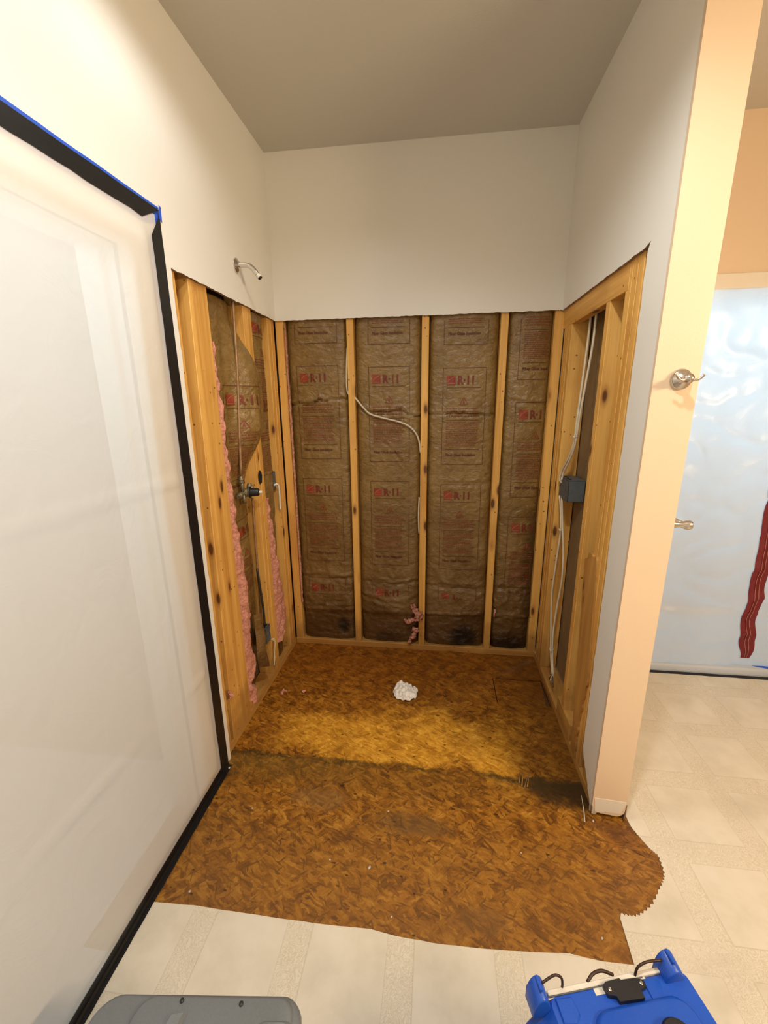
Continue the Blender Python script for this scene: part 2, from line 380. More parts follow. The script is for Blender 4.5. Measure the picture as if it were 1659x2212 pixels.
def lathe(name, prof, axis, org, mat, parent=None, n=24):
    """prof: list of (distance along axis, radius)"""
    ax = Vector(axis).normalized(); u = ax.orthogonal().normalized(); w = ax.cross(u); vs = []; fs = []; L = len(prof)
    for h, r in prof:
        for k in range(n):
            a = 2*PI*k/n; vs.append(Vector(org)+ax*h+(u*math.cos(a)+w*math.sin(a))*max(r, 1e-4))
    for i in range(L-1):
        for k in range(n): fs.append((i*n+k, i*n+(k+1) % n, (i+1)*n+(k+1) % n, (i+1)*n+k))
    fs += [tuple(range(n))[::-1], tuple(range((L-1)*n, L*n))]
    o = link(name, mesh(vs, fs), mat, parent, smooth=True)
    o.data.set_sharp_from_angle(angle=math.radians(38)); return o
def grid(name, nu, nv, fn, mat, parent=None, smooth=True):
    vs = [fn(i/nu, j/nv) for j in range(nv+1) for i in range(nu+1)]
    fs = [(j*(nu+1)+i, j*(nu+1)+i+1, (j+1)*(nu+1)+i+1, (j+1)*(nu+1)+i) for j in range(nv) for i in range(nu)]
    return link(name, mesh(vs, fs), mat, parent, smooth=smooth)
def thing(name, label, cat, loc=(0, 0, 0), rz=0., group=None):
    o = bpy.data.objects.new(name, None); C.objects.link(o); o.location = loc; o.rotation_euler.z = rz
    o.empty_display_size = .05
    return tag(o, label, cat, group)
def tag(o, label, cat, group=None):
    o['label'] = label; o['category'] = cat
    if group: o['group'] = group
    return o
def struct(o, label=None):
    o['kind'] = 'structure'
    if label: o['label'] = label
    return o
def nz(x, y, z=0.): return noise.noise(Vector((x, y, z)))
def rid(x, y, z=0.): return 1-abs(noise.noise(Vector((x, y, z))))*2
def sm(t): t = max(0, min(1, t)); return t*t*(3-2*t)
def lerp_tab(tab, z):
    """tab: [(z, value)] descending or ascending"""
    t = sorted(tab)
    if z <= t[0][0]: return t[0][1]
    for (a, va), (b, vb) in zip(t, t[1:]):
        if z <= b: return va+(vb-va)*sm((z-a)/(b-a))
    return t[-1][1]

W = 1.497; TP = .121; YP = -1.032; ZC = 2.75; ZT = 1.974; DW = .0127
SP = W+DW           # stud plane of the partition
XR = W+TP           # far face of the partition
XE = 3.25; YB = -3.7
# ------------------------------------------------------------------ the setting
# OSB subfloor with the rectangular patch cut out of it
fx0, fx1, fy0, fy1 = -.11, 1.80, -1.62, .11
px0, px1, py0, py1 = 1.230, 1.503, -.430, -.222
bm = bmesh.new()
for a, b in (((fx0, fy0, -.018), (px0, fy1, 0)), ((px1, fy0, -.018), (fx1, fy1, 0)), ((px0, fy0, -.018), (px1, py0, 0)), ((px0, py1, -.018), (px1, fy1, 0))):
    bm_box(bm, a, b)
floor = struct(link('floor', from_bm(bm), 'osb'))
hexa('floor_patch', [(px0+.004, py0+.001, -.017), (px1-.022, py0+.001, -.017), (px1-.008, py1-.009, -.017), (px0+.005, py1-.007, -.017),
                     (px0+.004, py0+.001, .0015), (px1-.022, py0+.001, .0015), (px1-.008, py1-.009, .0005), (px0+.005, py1-.007, .0005)], 'osb', floor, .0008)
box('subfloor_underlay', (fx0, fy0, -.05), (fx1, fy1, -.0181), 'backing', floor, 0)

# sheet vinyl, cut back around the stall with a saw-toothed bite by the partition
edge = [(0., -1.492), (.158, -1.485), (.373, -1.4855), (.578, -1.485), (.72, -1.4796), (.80, -1.488), (.94, -1.491), (1.125, -1.483), (1.294, -1.469), (1.379, -1.476), (1.466, -1.474)]
out = []
for a, b in zip(edge, edge[1:]): out += rag(a, b, .03, .0012)
out += [(1.466, -1.474), (1.473, -1.363), (1.480, -1.349)]
arc = [(1.4853, -1.349), (1.5265, -1.347), (1.5817, -1.3132), (1.6367, -1.2544), (1.6663, -1.2162), (1.6761, -1.1558), (1.660, -1.1297), (1.640, -1.083), (1.632, -1.0625)]
A = catmull([(x, y, 0) for x, y in arc], 8)
for i, v in enumerate(A):
    saw = (.0045 if i % 2 else -.001)*(1 if i < len(A)*.66 else .35)
    t = (A[min(i+1, len(A)-1)]-A[max(0, i-1)]).normalized(); out.append((v.x+t.y*saw+random.uniform(-.001, .001), v.y-t.x*saw))
out += [(XR+.012, -1.045), (XR+.012, -.04), (XR+.012, .0), (XE, 0.), (XE, YB), (0., YB)]
vin = struct(prism('floor_vinyl', out, 2, -.0, .0028, ['vinyl', 'vinyl']))
box('floor_vinyl_base', (-.0, YB, -.06), (XE, 0, -.0505), 'backing', vin, 0)
bm = bmesh.new(); bm_box(bm, (0, YB, -.05), (XE, fy0, -.0002)); bm_box(bm, (fx1, fy0, -.05), (XE, 0, -.0002))
link('subfloor_panel', from_bm(bm), 'backing', vin)

# ceiling
struct(box('ceiling', (-.12, YB-.1, ZC), (XE+.1, .12, ZC+.05), 'ceil', None, 0))

# left wall: drywall skin with the stall cut out, doorway cut out
DY0, DY1, DZ = -1.17, -1.96, 1.965
pts = [(0, ZC), (.013, ZC), (.013, ZT)]
pts += rag((.0, ZT), (-.925, ZT), .012, .0022, 1.)
pts += rag((-.925, ZT), (-.928, 0), .02, .003, 2.)
pts += [(-.928, 0), (DY0, 0), (DY0, DZ), (DY1, DZ), (DY1, 0), (YB, 0), (YB, ZC)]
wall_left = struct(prism('wall_left', pts, 0, -DW, 0, ['wall', 'edge']))
# studs and plate of the left wall
D = .089
def studL(y0, y1, z0=.038, z1=2.10, xf=-DW): return box('stud', (xf-D, y0, z0), (xf, y1, z1), 'woodz', wall_left)
studL(-.962, -.888)
hexa('stud', [(-DW-D, -.864, .038), (-DW, -.864, .038), (-DW, -.680, .038), (-DW-D, -.680, .038),
              (-DW-D, -.806, 2.1), (-DW, -.806, 2.1), (-DW, -.684, 2.1), (-DW-D, -.684, 2.1)], 'woodz', wall_left)
studL(-.374, -.3335); studL(-.3315, -.288)
studL(-.088, -.048); 
studL(-.0455, .0)
box('sole_plate', (-DW-D, -.96, 0), (-DW, .0127, .038), 'woody', wall_left)
box('nailing_block', (-DW-D, -.684, .038), (-DW-.004, -.60, .075), 'woody', wall_left)
box('leak_board', (-.125, -1.0, 0), (-.108, .11, ZC), 'backing', wall_left, 0)  # added behind the studs to stop light leaking into the cavities
# scorch mark on the stud by the valve (soldering burn)
def blob2(name, cy, cz, ry, rz, x, mat, parent):
    n = 26; vs = [(x, cy, cz)]
    for k in range(n):
        a = 2*PI*k/n; r = 1+.16*nz(math.cos(a)*2, math.sin(a)*2, 4)+random.uniform(-.07, .07)
        vs.append((x, cy+ry*r*math.cos(a)*(1 if abs(math.cos(a)) < .8 else .95), cz+rz*r*math.sin(a)))
    return link(name, mesh(vs, [(0, 1+k, 1+(k+1) % n) for k in range(n)]), mat, parent)
blob2('scorch_mark', -.340, 1.172, .026, .036, -DW+.0006, 'scorch', wall_left)

# back wall
pts = [(XR-DW, ZC), (0, ZC)]
pts += rag((0, ZT+.001), (W, ZT+.003), .012, .0022, 5.)
pts += [(W, ZT), (XR-DW, ZT)]
LX0, LX1, LZ = 2.04, 2.87, 2.035
wall_back = struct(prism('wall_back', pts, 1, 0, DW, ['wall', 'edge']))
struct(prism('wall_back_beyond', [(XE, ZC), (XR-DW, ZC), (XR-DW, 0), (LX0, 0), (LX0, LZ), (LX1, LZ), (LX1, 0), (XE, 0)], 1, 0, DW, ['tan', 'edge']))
def studB(x0, x1, z0=.038, z1=2.1): return box('stud', (x0, DW, z0), (x1, DW+D, z1), 'woodz', wall_back)
studB(-.009, .038)
for x in (.4078, .8142, 1.2206): studB(x-.0195, x+.0195)
studB(W-.030, SP+.004)
box('sole_plate', (-DW, DW, 0), (SP+.02, DW+D, .038), 'woodx', wall_back)
box('leak_board', (-.12, .108, 0), (XR, .125, ZC), 'backing', wall_back, 0)  # unseen board, added so no light leaks in between batts and studs

# partition on the right of the stall
pts = [(.013, ZC), (.013, ZT)]
pts += rag((0, ZT+.002), (-.875, ZT+.002), .012, .0022, 8.)
pts += [(-.900, ZT+.010), (-.886, ZT-.012)]
pts += rag((-.886, ZT-.02), (-.888, .17), .02, .0035, 9.)
pts += rag((-.895, .17), (-1.012, .035), .012, .006, 10.)
pts += [(-1.015, .012), (YP+DW-.0002, .012), (YP+DW-.0002, ZC)]
wall_part = struct(prism('wall_partition', pts, 0, W, SP, ['wall', 'edge']))
# end face and far face of the partition
pts = [(W, .05)]+rag((W+.002, .022), (XR-.012, .014), .008, .005, 11.)+[(XR-.004, .03), (XR, .075), (XR, ZC), (W, ZC)]
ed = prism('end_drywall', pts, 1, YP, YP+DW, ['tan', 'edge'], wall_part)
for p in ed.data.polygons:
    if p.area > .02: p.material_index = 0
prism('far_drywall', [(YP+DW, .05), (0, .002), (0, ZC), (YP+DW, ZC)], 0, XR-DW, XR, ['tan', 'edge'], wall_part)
box('far_drywall_back', (XR-DW-.0015, -.98, .04), (XR-DW-.0003, 0, 2.3), 'drybk', wall_part, 0)
# bared patch where the baseboard was pulled off
pts = rag((W+.004, .092), (XR-.002, .083), .02, .0012, 13)+rag((XR-.002, .083), (XR-.016, .028), .012, .004, 14)+rag((XR-.016, .028), (W+.012, .030), .01, .004, 15)+rag((W+.012, .03), (W+.004, .092), .01, .002, 16)
prism('bared_drywall_patch', pts, 1, YP-.0009, YP, ['trim', 'trim'], wall_part)
pts = rag((W+.001, .055), (W+.012, .03), .006, .003, 17)+rag((W+.018, .02), (W+.006, .012), .006, .002, 18)+[(W+.0, .02)]
prism('torn_paper_scrap', pts, 1, YP-.0025, YP-.0005, ['gyps', 'edge'], wall_part)
hexa('plate_end', [(XR-.004, YP-.002, 0), (XR+.010, YP+.012, 0), (XR+.010, YP+.085, 0), (XR-.004, YP+.085, 0),
                   (XR-.001, YP-.002, .070), (XR+.009, YP+.012, .058), (XR+.009, YP+.085, .058), (XR-.004, YP+.085, .070)], 'mop', wall_part, .001)
def studP(y0, y1, z0=.038, z1=2.1, xo=0.): return box('stud', (SP+xo, y0, z0), (SP+xo+D, y1, z1), 'woodz', wall_part)
for y in (-.058, -.098, -.139): studP(y, y+.038)
studP(-.597, -.557)
studP(-.762, -.722); studP(-.802, -.7635); studP(-.842, -.8035)
studP(-.925, -.880, .038, 2.1, .002); studP(-1.015, -.93)
box('sole_plate', (SP, -1.015, 0), (SP+D, .0127, .038), 'woody', wall_part)
box('blocking', (SP-.001, -.745, 1.888), (SP+.037, .012, 1.985), 'woody', wall_part)
# splintered sheet of plywood left on the end studs
pts = rag((-.662, .905), (-.700, .93), .008, .004, 20)+rag((-.700, .945), (-.782, .955), .008, .008, 21)+rag((-.782, .94), (-.840, .45), .02, .003, 22)
pts += rag((-.840, .45), (-.800, .25), .015, .006, 23)+rag((-.80, .24), (-.80, .05), .012, .005, 24)+rag((-.80, .05), (-.755, .06), .012, .004, 25)+rag((-.755, .06), (-.725, .36), .012, .005, 26)+rag((-.725, .38), (-.662, .9), .03, .003, 27)
prism('torn_plywood', pts, 0, SP-.009, SP, ['splint', 'splint'], wall_part)
box('plate_block', (SP-.002, -.70, .036), (SP+.05, -.50, .120), 'woody', wall_part)

# rest of the bathroom shell (behind and to the right of the camera)
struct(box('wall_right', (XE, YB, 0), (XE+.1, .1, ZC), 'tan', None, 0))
struct(box('wall_front', (-.1, YB-.1, 0), (XE+.1, YB, ZC), 'wall', None, 0))

# doorway in the left wall: jambs, casing and the space beyond
t1 = thing('trim_1', None, None); del t1['label'], t1['category']; struct(t1)
for nm, a, b in (('casing', (0, DY0, 0), (.0038, DY0+.075, DZ+.075)), ('casing', (0, DY1, DZ), (.0038, DY0, DZ+.075)), ('casing', (0, DY1-.075, 0), (.0038, DY1, DZ+.075)),
                 ('jamb', (-.13, DY0, 0), (0, DY0+.02, DZ+.02)), ('jamb', (-.13, DY1, DZ), (0, DY0, DZ+.02)), ('jamb', (-.13, DY1-.02, 0), (0, DY1, DZ+.02)),
                 ('door_stop', (-.085, DY0-.012, 0), (-.05, DY0, DZ)), ('door_stop', (-.085, DY1+.012, DZ-.012), (-.05, DY0-.012, DZ))):
    box(nm, a, b, 'trim', t1, .0012)
struct(box('wall_hall', (-1.35, -2.9, 0), (-1.30, -.6, ZC), 'slab', None, 0))
struct(box('floor_hall', (-1.30, -2.9, -.05), (-.0128, -.98, -.001), 'slab', None, 0))
# doorway in the back wall beside the partition
t2 = thing('trim_2', None, None); del t2['label'], t2['category']; struct(t2)
for nm, a, b in (('casing', (LX0-.07, -.014, LZ), (LX1+.07, 0, LZ+.072)), ('casing', (LX0-.07, -.014, .003), (LX0, 0, LZ)), ('casing', (LX1, -.014, .003), (LX1+.07, 0, LZ)),
                 ('jamb', (LX0-.018, 0, .0), (LX0, .12, LZ)), ('jamb', (LX1, 0, .0), (LX1+.018, .12, LZ)), ('jamb', (LX0-.018, 0, LZ), (LX1+.018, .12, LZ+.018))):
    box(nm, a, b, 'trim', t2, .003)
struct(box('wall_closet', (1.7, 1.5, 0), (3.3, 1.55, ZC), 'slab', None, 0))
struct(box('floor_closet', (1.7, .0, -.05), (3.3, 1.5, -.001), 'slab', None, 0))

# ------------------------------------------------------------------ insulation
def text_mesh(s, size, bold=False):
    cu = bpy.data.curves.new('t', 'FONT'); cu.body = s; cu.size = size; cu.resolution_u = 2
    if bold: cu.offset = size*.038
    o = bpy.data.objects.new('t', cu); C.objects.link(o); bpy.context.view_layer.update()
    dg = bpy.context.evaluated_depsgraph_get(); me = o.evaluated_get(dg).to_mesh()
    V = [(v.co.x, v.co.y) for v in me.vertices]; F = [tuple(p.vertices) for p in me.polygons]
    o.evaluated_get(dg).to_mesh_clear(); bpy.data.objects.remove(o); bpy.data.curves.remove(cu)
    return V, F
TXT_R = text_mesh('R\u00b711', .060, True); TXT_F = text_mesh('Fiber Glass Insulation', .021, True)
class Print:
    def __init__(s): s.v = []; s.f = []; s.m = []
    def quad(s, x0, z0, x1, z1, mi, step=.02):
        nx = max(1, int(abs(x1-x0)/step)); nzz = max(1, int(abs(z1-z0)/step)); b = len(s.v)
        for j in range(nzz+1):
            for i in range(nx+1): s.v.append((x0+(x1-x0)*i/nx, z0+(z1-z0)*j/nzz))
        for j in range(nzz):
            for i in range(nx):
                q = b+j*(nx+1)+i; s.f.append((q, q+1, q+nx+2, q+nx+1)); s.m.append(mi)
    def seg(s, p, q, w, mi):
        d = math.hypot(q[0]-p[0], q[1]-p[1]); ux, uy = (q[0]-p[0])/d*w/2, (q[1]-p[1])/d*w/2; b = len(s.v)
        s.v += [(p[0]-uy, p[1]+ux), (p[0]+uy, p[1]-ux), (q[0]+uy, q[1]-ux), (q[0]-uy, q[1]+ux)]; s.f.append((b, b+1, b+2, b+3)); s.m.append(mi)
    def text(s, T, x, z, mi, sx=1.):
        b = len(s.v); s.v += [(x+a*sx, z+c) for a, c in T[0]]; s.f += [tuple(b+i for i in f) for f in T[1]]; s.m += [mi]*len(T[1])
def panel(x0, ztop, w, h, zlo, zhi, full=True):
    """one printed panel of the facing; coordinates along the facing"""
    P = Print(); lw = .0026; x1 = x0+w; zb = ztop-h
    P.quad(x0, ztop-lw, x1, ztop, 0); P.quad(x0, zb, x1, zb+lw, 0); P.quad(x0, zb, x0+lw, ztop, 0); P.quad(x1-lw, zb, x1, ztop, 0)
    # logo block with a pale swoosh
    lx, lz, ls = x0+.020, ztop-.088, .047
    P.quad(lx, lz, lx+ls, lz+ls, 1, .012)
    n0 = len(P.v)
    for k in range(5):
        a, b_ = k/5, (k+1)/5
        P.seg((lx+.004+.040*a, lz+.012+.031*a**.55), (lx+.004+.040*b_, lz+.012+.031*b_**.55), .0028, 2)
    P.seg((lx+.003, lz+.007), (lx+ls-.004, lz+.007), .0022, 2)
    for k in range(n0, len(P.v)): P.v[k] = (*P.v[k], .0006)
    P.text(TXT_R, lx+ls+.010, lz+.003, 4, .86)
    P.quad(x0+.020, ztop-.104, x1-.024, ztop-.1015, 0)
    # warning triangle
    tx, tz, ts = x0+w*.5, ztop-.192, .022
    for a, b_ in (((-1, 0), (1, 0)), ((1, 0), (0, 1.7)), ((0, 1.7), (-1, 0))): P.seg((tx+a[0]*ts, tz+a[1]*ts), (tx+b_[0]*ts, tz+b_[1]*ts), .003, 1)
    P.seg((tx, tz+.007), (tx, tz+.022), .005, 1); P.seg((tx-.005, tz+.010), (tx+.005, tz+.010), .004, 1)
    # lines of fine print, far too small to read
    rng = random.Random(int(x0*1000+ztop*77))
    def rows(z0, z1, dz, hgt, mi, xa=.022, xb=.026):
        z = z0
        while z > z1:
            x = x0+xa
            end = x1-xb-(rng.random()*.02)
            while x < end:
                ww = rng.uniform(.006, .017); P.quad(x, z, min(x+ww, end), z+hgt*rng.uniform(.7, 1.1), mi, .02); x += ww+rng.uniform(.002, .004)
            z -= dz
    rows(ztop-.216, ztop-.262, .013, .0065, 3)
    P.quad(x0+.020, ztop-.276, x1-.028, ztop-.2738, 0)
    rows(ztop-.288, ztop-.42, .0098, .0046, 3)
    P.quad(x0+.020, ztop-.437, x1-.022, ztop-.4345, 0)
    P.text(TXT_F, x0+.022, ztop-.472, 0, .92)
    # clip to the visible run of facing
    keep = [i for i, f in enumerate(P.f) if all(zlo < P.v[q][1] < zhi for q in f)]
    used = sorted({q for i in keep for q in P.f[i]}); mp = {q: k for k, q in enumerate(used)}
    return [P.v[q] for q in used], [tuple(mp[q] for q in P.f[i]) for i in keep], [P.m[i] for i in keep]

def facing_y(xa, xb, seed, creases):
    def f(x, z):
        e = min(x-xa, xb-x); u = (x-xa)/(xb-xa)
        y = .030-.011*math.sin(PI*max(0, min(1, u)))+.034*math.exp(-max(e, 0)/.010)
        wx = x+.05*nz(x*4, z*4, seed+2); wz = z+.05*nz(x*4, z*4, seed+3); lo = .5+.9*sm((.9-z)/.5)
        y += .005*nz(x*5, z*3.2, seed)+.0026*nz(x*13, z*9, seed+5)-.0060*lo*max(0, rid(wx*9+wz*5, wz*7-wx*6, seed+9)-.25)**2-.0034*lo*max(0, rid(wx*16-wz*13, wz*20+wx*8, seed+12)-.3)+.0012*nz(x*45, z*38, seed)
        for z0, sl, dep, wd, lo, hi in creases:
            if not (lo-.06 < u < hi+.06): continue
            am = sm((u-lo+.06)/.06)*sm((hi+.06-u)/.06)
            d = z-(z0+sl*(u-.5)+.016*nz(x*14, seed, z0)+.010*nz(x*30, seed, z0)); am *= .55+.75*nz(x*7, seed+z0, 3)+.2; wd = wd*(1+.5*nz(x*12, seed, z0+2))
            y += am*(dep*math.exp(-(d/wd)**2)-dep*.75*math.exp(-((d-wd*1.7)/wd)**2)-dep*.35*math.exp(-((d+wd*1.9)/(wd*1.3))**2))
        y -= .010*sm((.47-z)/.12)-.016*sm((.27-z)/.05)+.003*rid(x*7, z*30, seed)*sm((.6-z)/.2)
        y += .02*sm((.07-z)/.06)
        return y
    return f
def wool(name, tab0, tab1, z0, z1, xc, th, parent, Lo, seed, nv=150, backwall=False):
    def f(u, v):
        z = z0+(z1-z0)*v; a = lerp_tab(tab0, z); b = lerp_tab(tab1, z)
        rag_ = (.3 if backwall else 1)*.010*nz(z*28, seed, u*3)+.006*nz(z*80, seed+3, u*5)
        y = a+(b-a)*u+rag_*u
        x = xc+th*math.sin(PI*min(1, max(0, u*.9+.05)))*(1+.35*nz(y*30, z*22, seed))+.004*nz(y*80, z*70, seed+1)
        if backwall: return (y-Lo.x, .013-.010*math.sin(PI*u)+.003*nz(z*60, u*3, seed)-Lo.y, z-Lo.z)
        return (x-Lo.x, y-Lo.y, z-Lo.z)
    return grid(name, 22, nv, f, 'pink', parent)
batts = [
    ('kraft-faced insulation batt nearest the left corner of the back wall', .044, .387, 0.095, .238, 1.742, 1.1, [(1.548, .03, .019, .0075, 0, .95), (.47, .0, .010, .012, 0, 1), (.275, .01, .010, .008, 0, 1)]),
    ('kraft-faced insulation batt of the back wall crossed by the white cable', .4285, .794, .504, .228, 1.729, 2.2, [(1.482, -.035, .018, .008, .12, 1), (1.30, -.5, .006, .010, .5, .9), (.455, .0, .008, .012, 0, 1), (.31, -.12, .010, .010, 0, .7)]),
    ('kraft-faced insulation batt of the back wall with the large black mildew spot', .8345, 1.201, .912, .230, 1.715, 3.3, [(1.468, -.01, .017, .008, 0, 1), (1.08, .02, .005, .012, 0, 1), (.445, .0, .008, .012, 0, 1), (.25, .03, .012, .010, 0, 1)]),
    ('narrow kraft-faced insulation batt in the right corner of the back wall', 1.241, W-.027, 1.302, .230, 1.532, 4.4, [(1.53, -.02, .008, .009, 0, 1), (.445, .0, .011, .012, 0, 1), (.255, .0, .012, .010, 0, 1)]),
]
for bi, (lab, xa, xb, pxl, pw, pt, seed, cr) in enumerate(batts):
    fy = facing_y(xa, xb, seed, cr)
    t = thing('insulation_batt', lab, 'insulation', ((xa+xb)/2, .06, .038), group='faced batts of the back wall')
    L = Vector(t.location)
    def pf(u, v, xa=xa, xb=xb, fy=fy):
        x = xa+(xb-xa)*u; z = .042+(1.99-.042)*v
        return (x-L.x, fy(x, z)-L.y, z-L.z)
    pap = grid('paper_facing', 46, 200, pf, 'paper', t)
    box('glass_wool', (xa+.004-L.x, .072-L.y, .045-L.z), (xb-.004-L.x, .104-L.y, 2.0-L.z), 'pink', t, .004)
    if bi == 0: wool('glass_wool', [(2, xa-.003), (0, xa-.003)], [(2, xa+.006), (1.2, xa+.009), (.3, xa+.007), (0, xa+.005)], .3, 1.96, .0, .0, t, L, 5., 140, True)
    for k in range(-1, 4):
        top = pt-.635*k
        if top-.52 > 1.97 or top < .06: continue
        V, F, Mi = panel(pxl, top, pw, .52, .36, 1.965)
        ok = [i for i, f in enumerate(F) if all(V[q][0] < xb-.012 for q in f)]
        V3 = [(p[0]-L.x, fy(p[0], p[1])-.0026-(p[2] if len(p) > 2 else 0)-L.y, p[1]-L.z) for p in V]
        link('printed_panel', mesh(V3, [F[i] for i in ok], [Mi[i] for i in ok]), ['ink', 'inkred', 'inkpale', 'inkfine', 'inkb'], pap)['kind'] = 'stuff'

# left-wall batts
ya_tab = [(1.99, -.682), (1.75, -.672), (1.43, -.640), (1.0, -.612), (.88, -.588), (.68, -.556), (.5, -.562), (.34, -.575), (.22, -.558), (.04, -.562)]
yb_tab = [(1.99, -.378), (1.86, -.376), (1.74, -.350), (1.60, -.314), (1.48, -.303), (1.36, -.326), (1.22, -.360), (1.12, -.377), (.9, -.378), (.5, -.385), (.04, -.40)]
def left1(u, z, out=True):
    y0 = lerp_tab(ya_tab, z); y1 = lerp_tab(yb_tab, z); y = y0+(y1-y0)*u
    pu = sm((z-1.14)/.30)*sm((1.94-z)/.26)
    x = -.088+.022*math.sin(PI*u)+.096*pu*sm((y+.53)/.165)+.012*sm((z-1.3)/.4)-.008*math.exp(-u/.05)
    x += .010*nz(y*7, z*2.5, 6.)+.006*rid(y*16, z*3., 2.)+.004*nz(y*20, z*9, 8.)
    x -= .030*sm((.5-z)/.3)*u
    return x, y
t = thing('insulation_batt', 'kraft-faced batt in the left wall behind the shower valve, pink wool showing along its edge', 'insulation', (-.06, -.5, .038), group='faced batts of the left wall')
L1 = Vector(t.location)
def f1(u, v):
    z = .046+1.93*v; x, y = left1(u, z); return (x-L1.x, y-L1.y, z-L1.z)
pap1 = grid('paper_facing', 44, 160, f1, 'paper', t)
wool('glass_wool', [(1.8, -.684), (0, -.684)], [(1.8, -.664), (1.43, -.628), (1.0, -.600), (.88, -.574), (.68, -.540), (.5, -.548), (.36, -.566), (.235, -.53), (.20, -.55), (.17, -.612), (.15, -.612), (.09, -.552), (.0, -.566)], .012, 1.78, -.052, .040, t, L1, 3., 220)
for k, zt in enumerate((1.62, .985)):
    V, F, Mi = panel(-.555, zt, .19, .52, .6, 1.93)
    V3 = []
    for p in V:
        z = p[1]; y0 = lerp_tab(ya_tab, z); y1 = lerp_tab(yb_tab, z); u = (p[0]-y0)/(y1-y0); x, _ = left1(u, z)
        V3.append((x+.003+(p[2] if len(p) > 2 else 0)-L1.x, p[0]-L1.y, z-L1.z))
    link('printed_panel', mesh(V3, F, Mi), ['ink', 'inkred', 'inkpale', 'inkfine', 'inkb'], pap1)['kind'] = 'stuff'
def fc(u, v):
    z = .20+.30*v; y = -.548+.085*u*(1-.5*v)
    return (-.018+.028*math.sin(u*2.2)+.008*nz(y*20, z*12, 3)-L1.x, y-.03*(1-v)*0-L1.y, z-L1.z-.05*u*(1-v))
grid('torn_facing_flap', 10, 24, fc, 'paper', t)

t = thing('insulation_batt', 'narrow kraft-faced batt in the left wall corner with pink wool spilling out below', 'insulation', (-.06, -.18, .038), group='faced batts of the left wall')
L2 = Vector(t.location)
def left2(y, z):
    u = (y+.282)/.192
    return -.045+.020*math.sin(PI*max(0, min(1, u)))-.02*math.exp(-max(0, min(u, 1-u))/.06)+.006*nz(y*12, z*5, 1)+.004*rid(y*20, z*14, 6)-.02*sm((1.0-z)/.6)
def f2(u, v):
    z = .046+1.93*v; y = -.282+.192*u; return (left2(y, z)-L2.x, y-L2.y, z-L2.z)
pap2 = grid('paper_facing', 26, 150, f2, 'paper', t)
for zt in (1.97, 1.60):
    V, F, Mi = panel(-.27, zt, .20, .52, 1.15, 1.95)
    ok = [i for i, f in enumerate(F) if all(-.275 < V[q][0] < -.095 for q in f)]
    V3 = [(left2(p[0], p[1])+.002+(p[2] if len(p) > 2 else 0)-L2.x, p[0]-L2.y, p[1]-L2.z) for p in V]
    link('printed_panel', mesh(V3, [F[i] for i in ok], [Mi[i] for i in ok]), ['ink', 'inkred', 'inkpale', 'inkfine', 'inkb'], pap2)['kind'] = 'stuff'
wool('glass_wool', [(1.05, -.283), (0, -.283)], [(1.05, -.270), (.93, -.215), (.75, -.185), (.55, -.135), (.42, -.105), (.30, -.075), (.2, -.12), (.16, -.20)], .17, 1.05, -.045, .038, t, L2, 8., 120)

# loose pink tufts poking out of the torn second batt
def tuft(name, label, pts, r, seed, grp='loose pink wool scraps', parent=None):
    c = Vector(pts[0])
    def rf(tt): return r*(1-.65*tt)*(1+.5*nz(tt*9, seed, 0))
    o = tube(name, [Vector(p)-c for p in pts], r, 'pink', parent, 14, 9, rf, .75)
    for v in o.data.vertices: v.co += Vector((nz(v.co.x*70, v.co.z*70, seed)+.6*nz(v.co.z*190, v.co.x*190, seed), .7*nz(v.co.y*90, v.co.x*90, seed+4), nz(v.co.z*60, v.co.y*90, seed+8)+.6*nz(v.co.x*200, v.co.z*170, seed+2)))*r*.95
    o.location = c
    if parent is None: tag(o, label, 'insulation scrap', grp)
    return o
tuft('wool_tuft', 'upper pink wool tuft poking out beside the middle back stud', [(.802, .000, .235), (.790, -.004, .262), (.772, -.004, .292), (.760, 0, .325)], .024, 1)
tuft('wool_tuft', 'thin pink wool wisp reaching left from the torn batt by the middle back stud', [(.790, .000, .225), (.755, -.006, .218), (.725, -.004, .205), (.706, 0, .214)], .014, 2)
tuft('wool_tuft', 'lowest pink wool tuft just above the back sole plate', [(.778, -.002, .165), (.768, -.004, .120), (.748, -.006, .085), (.730, 0, .052)], .018, 3)
tuft('wool_tuft', 'pink wool bit caught on the left-hand side of the right back stud', [(1.262, .004, .315), (1.256, -.004, .290), (1.252, 0, .268)], .008, 4)
tuft('wool_scrap', 'pink wool scrap on the subfloor nearest the left sole plate', [(.070, -.498, .008), (.080, -.480, .014), (.090, -.465, .006)], .010, 5)
tuft('wool_scrap', 'tiny pale pink wool scrap on the subfloor right of the larger scrap', [(.184, -.470, .005), (.195, -.462, .009), (.203, -.460, .004)], .007, 6)
tuft('wool_tuft', 'small pink wool tuft stuck on the leftmost wide stud near the floor', [(-.008, -.868, .30), (-.004, -.862, .275), (-.008, -.872, .25)], .009, 7)

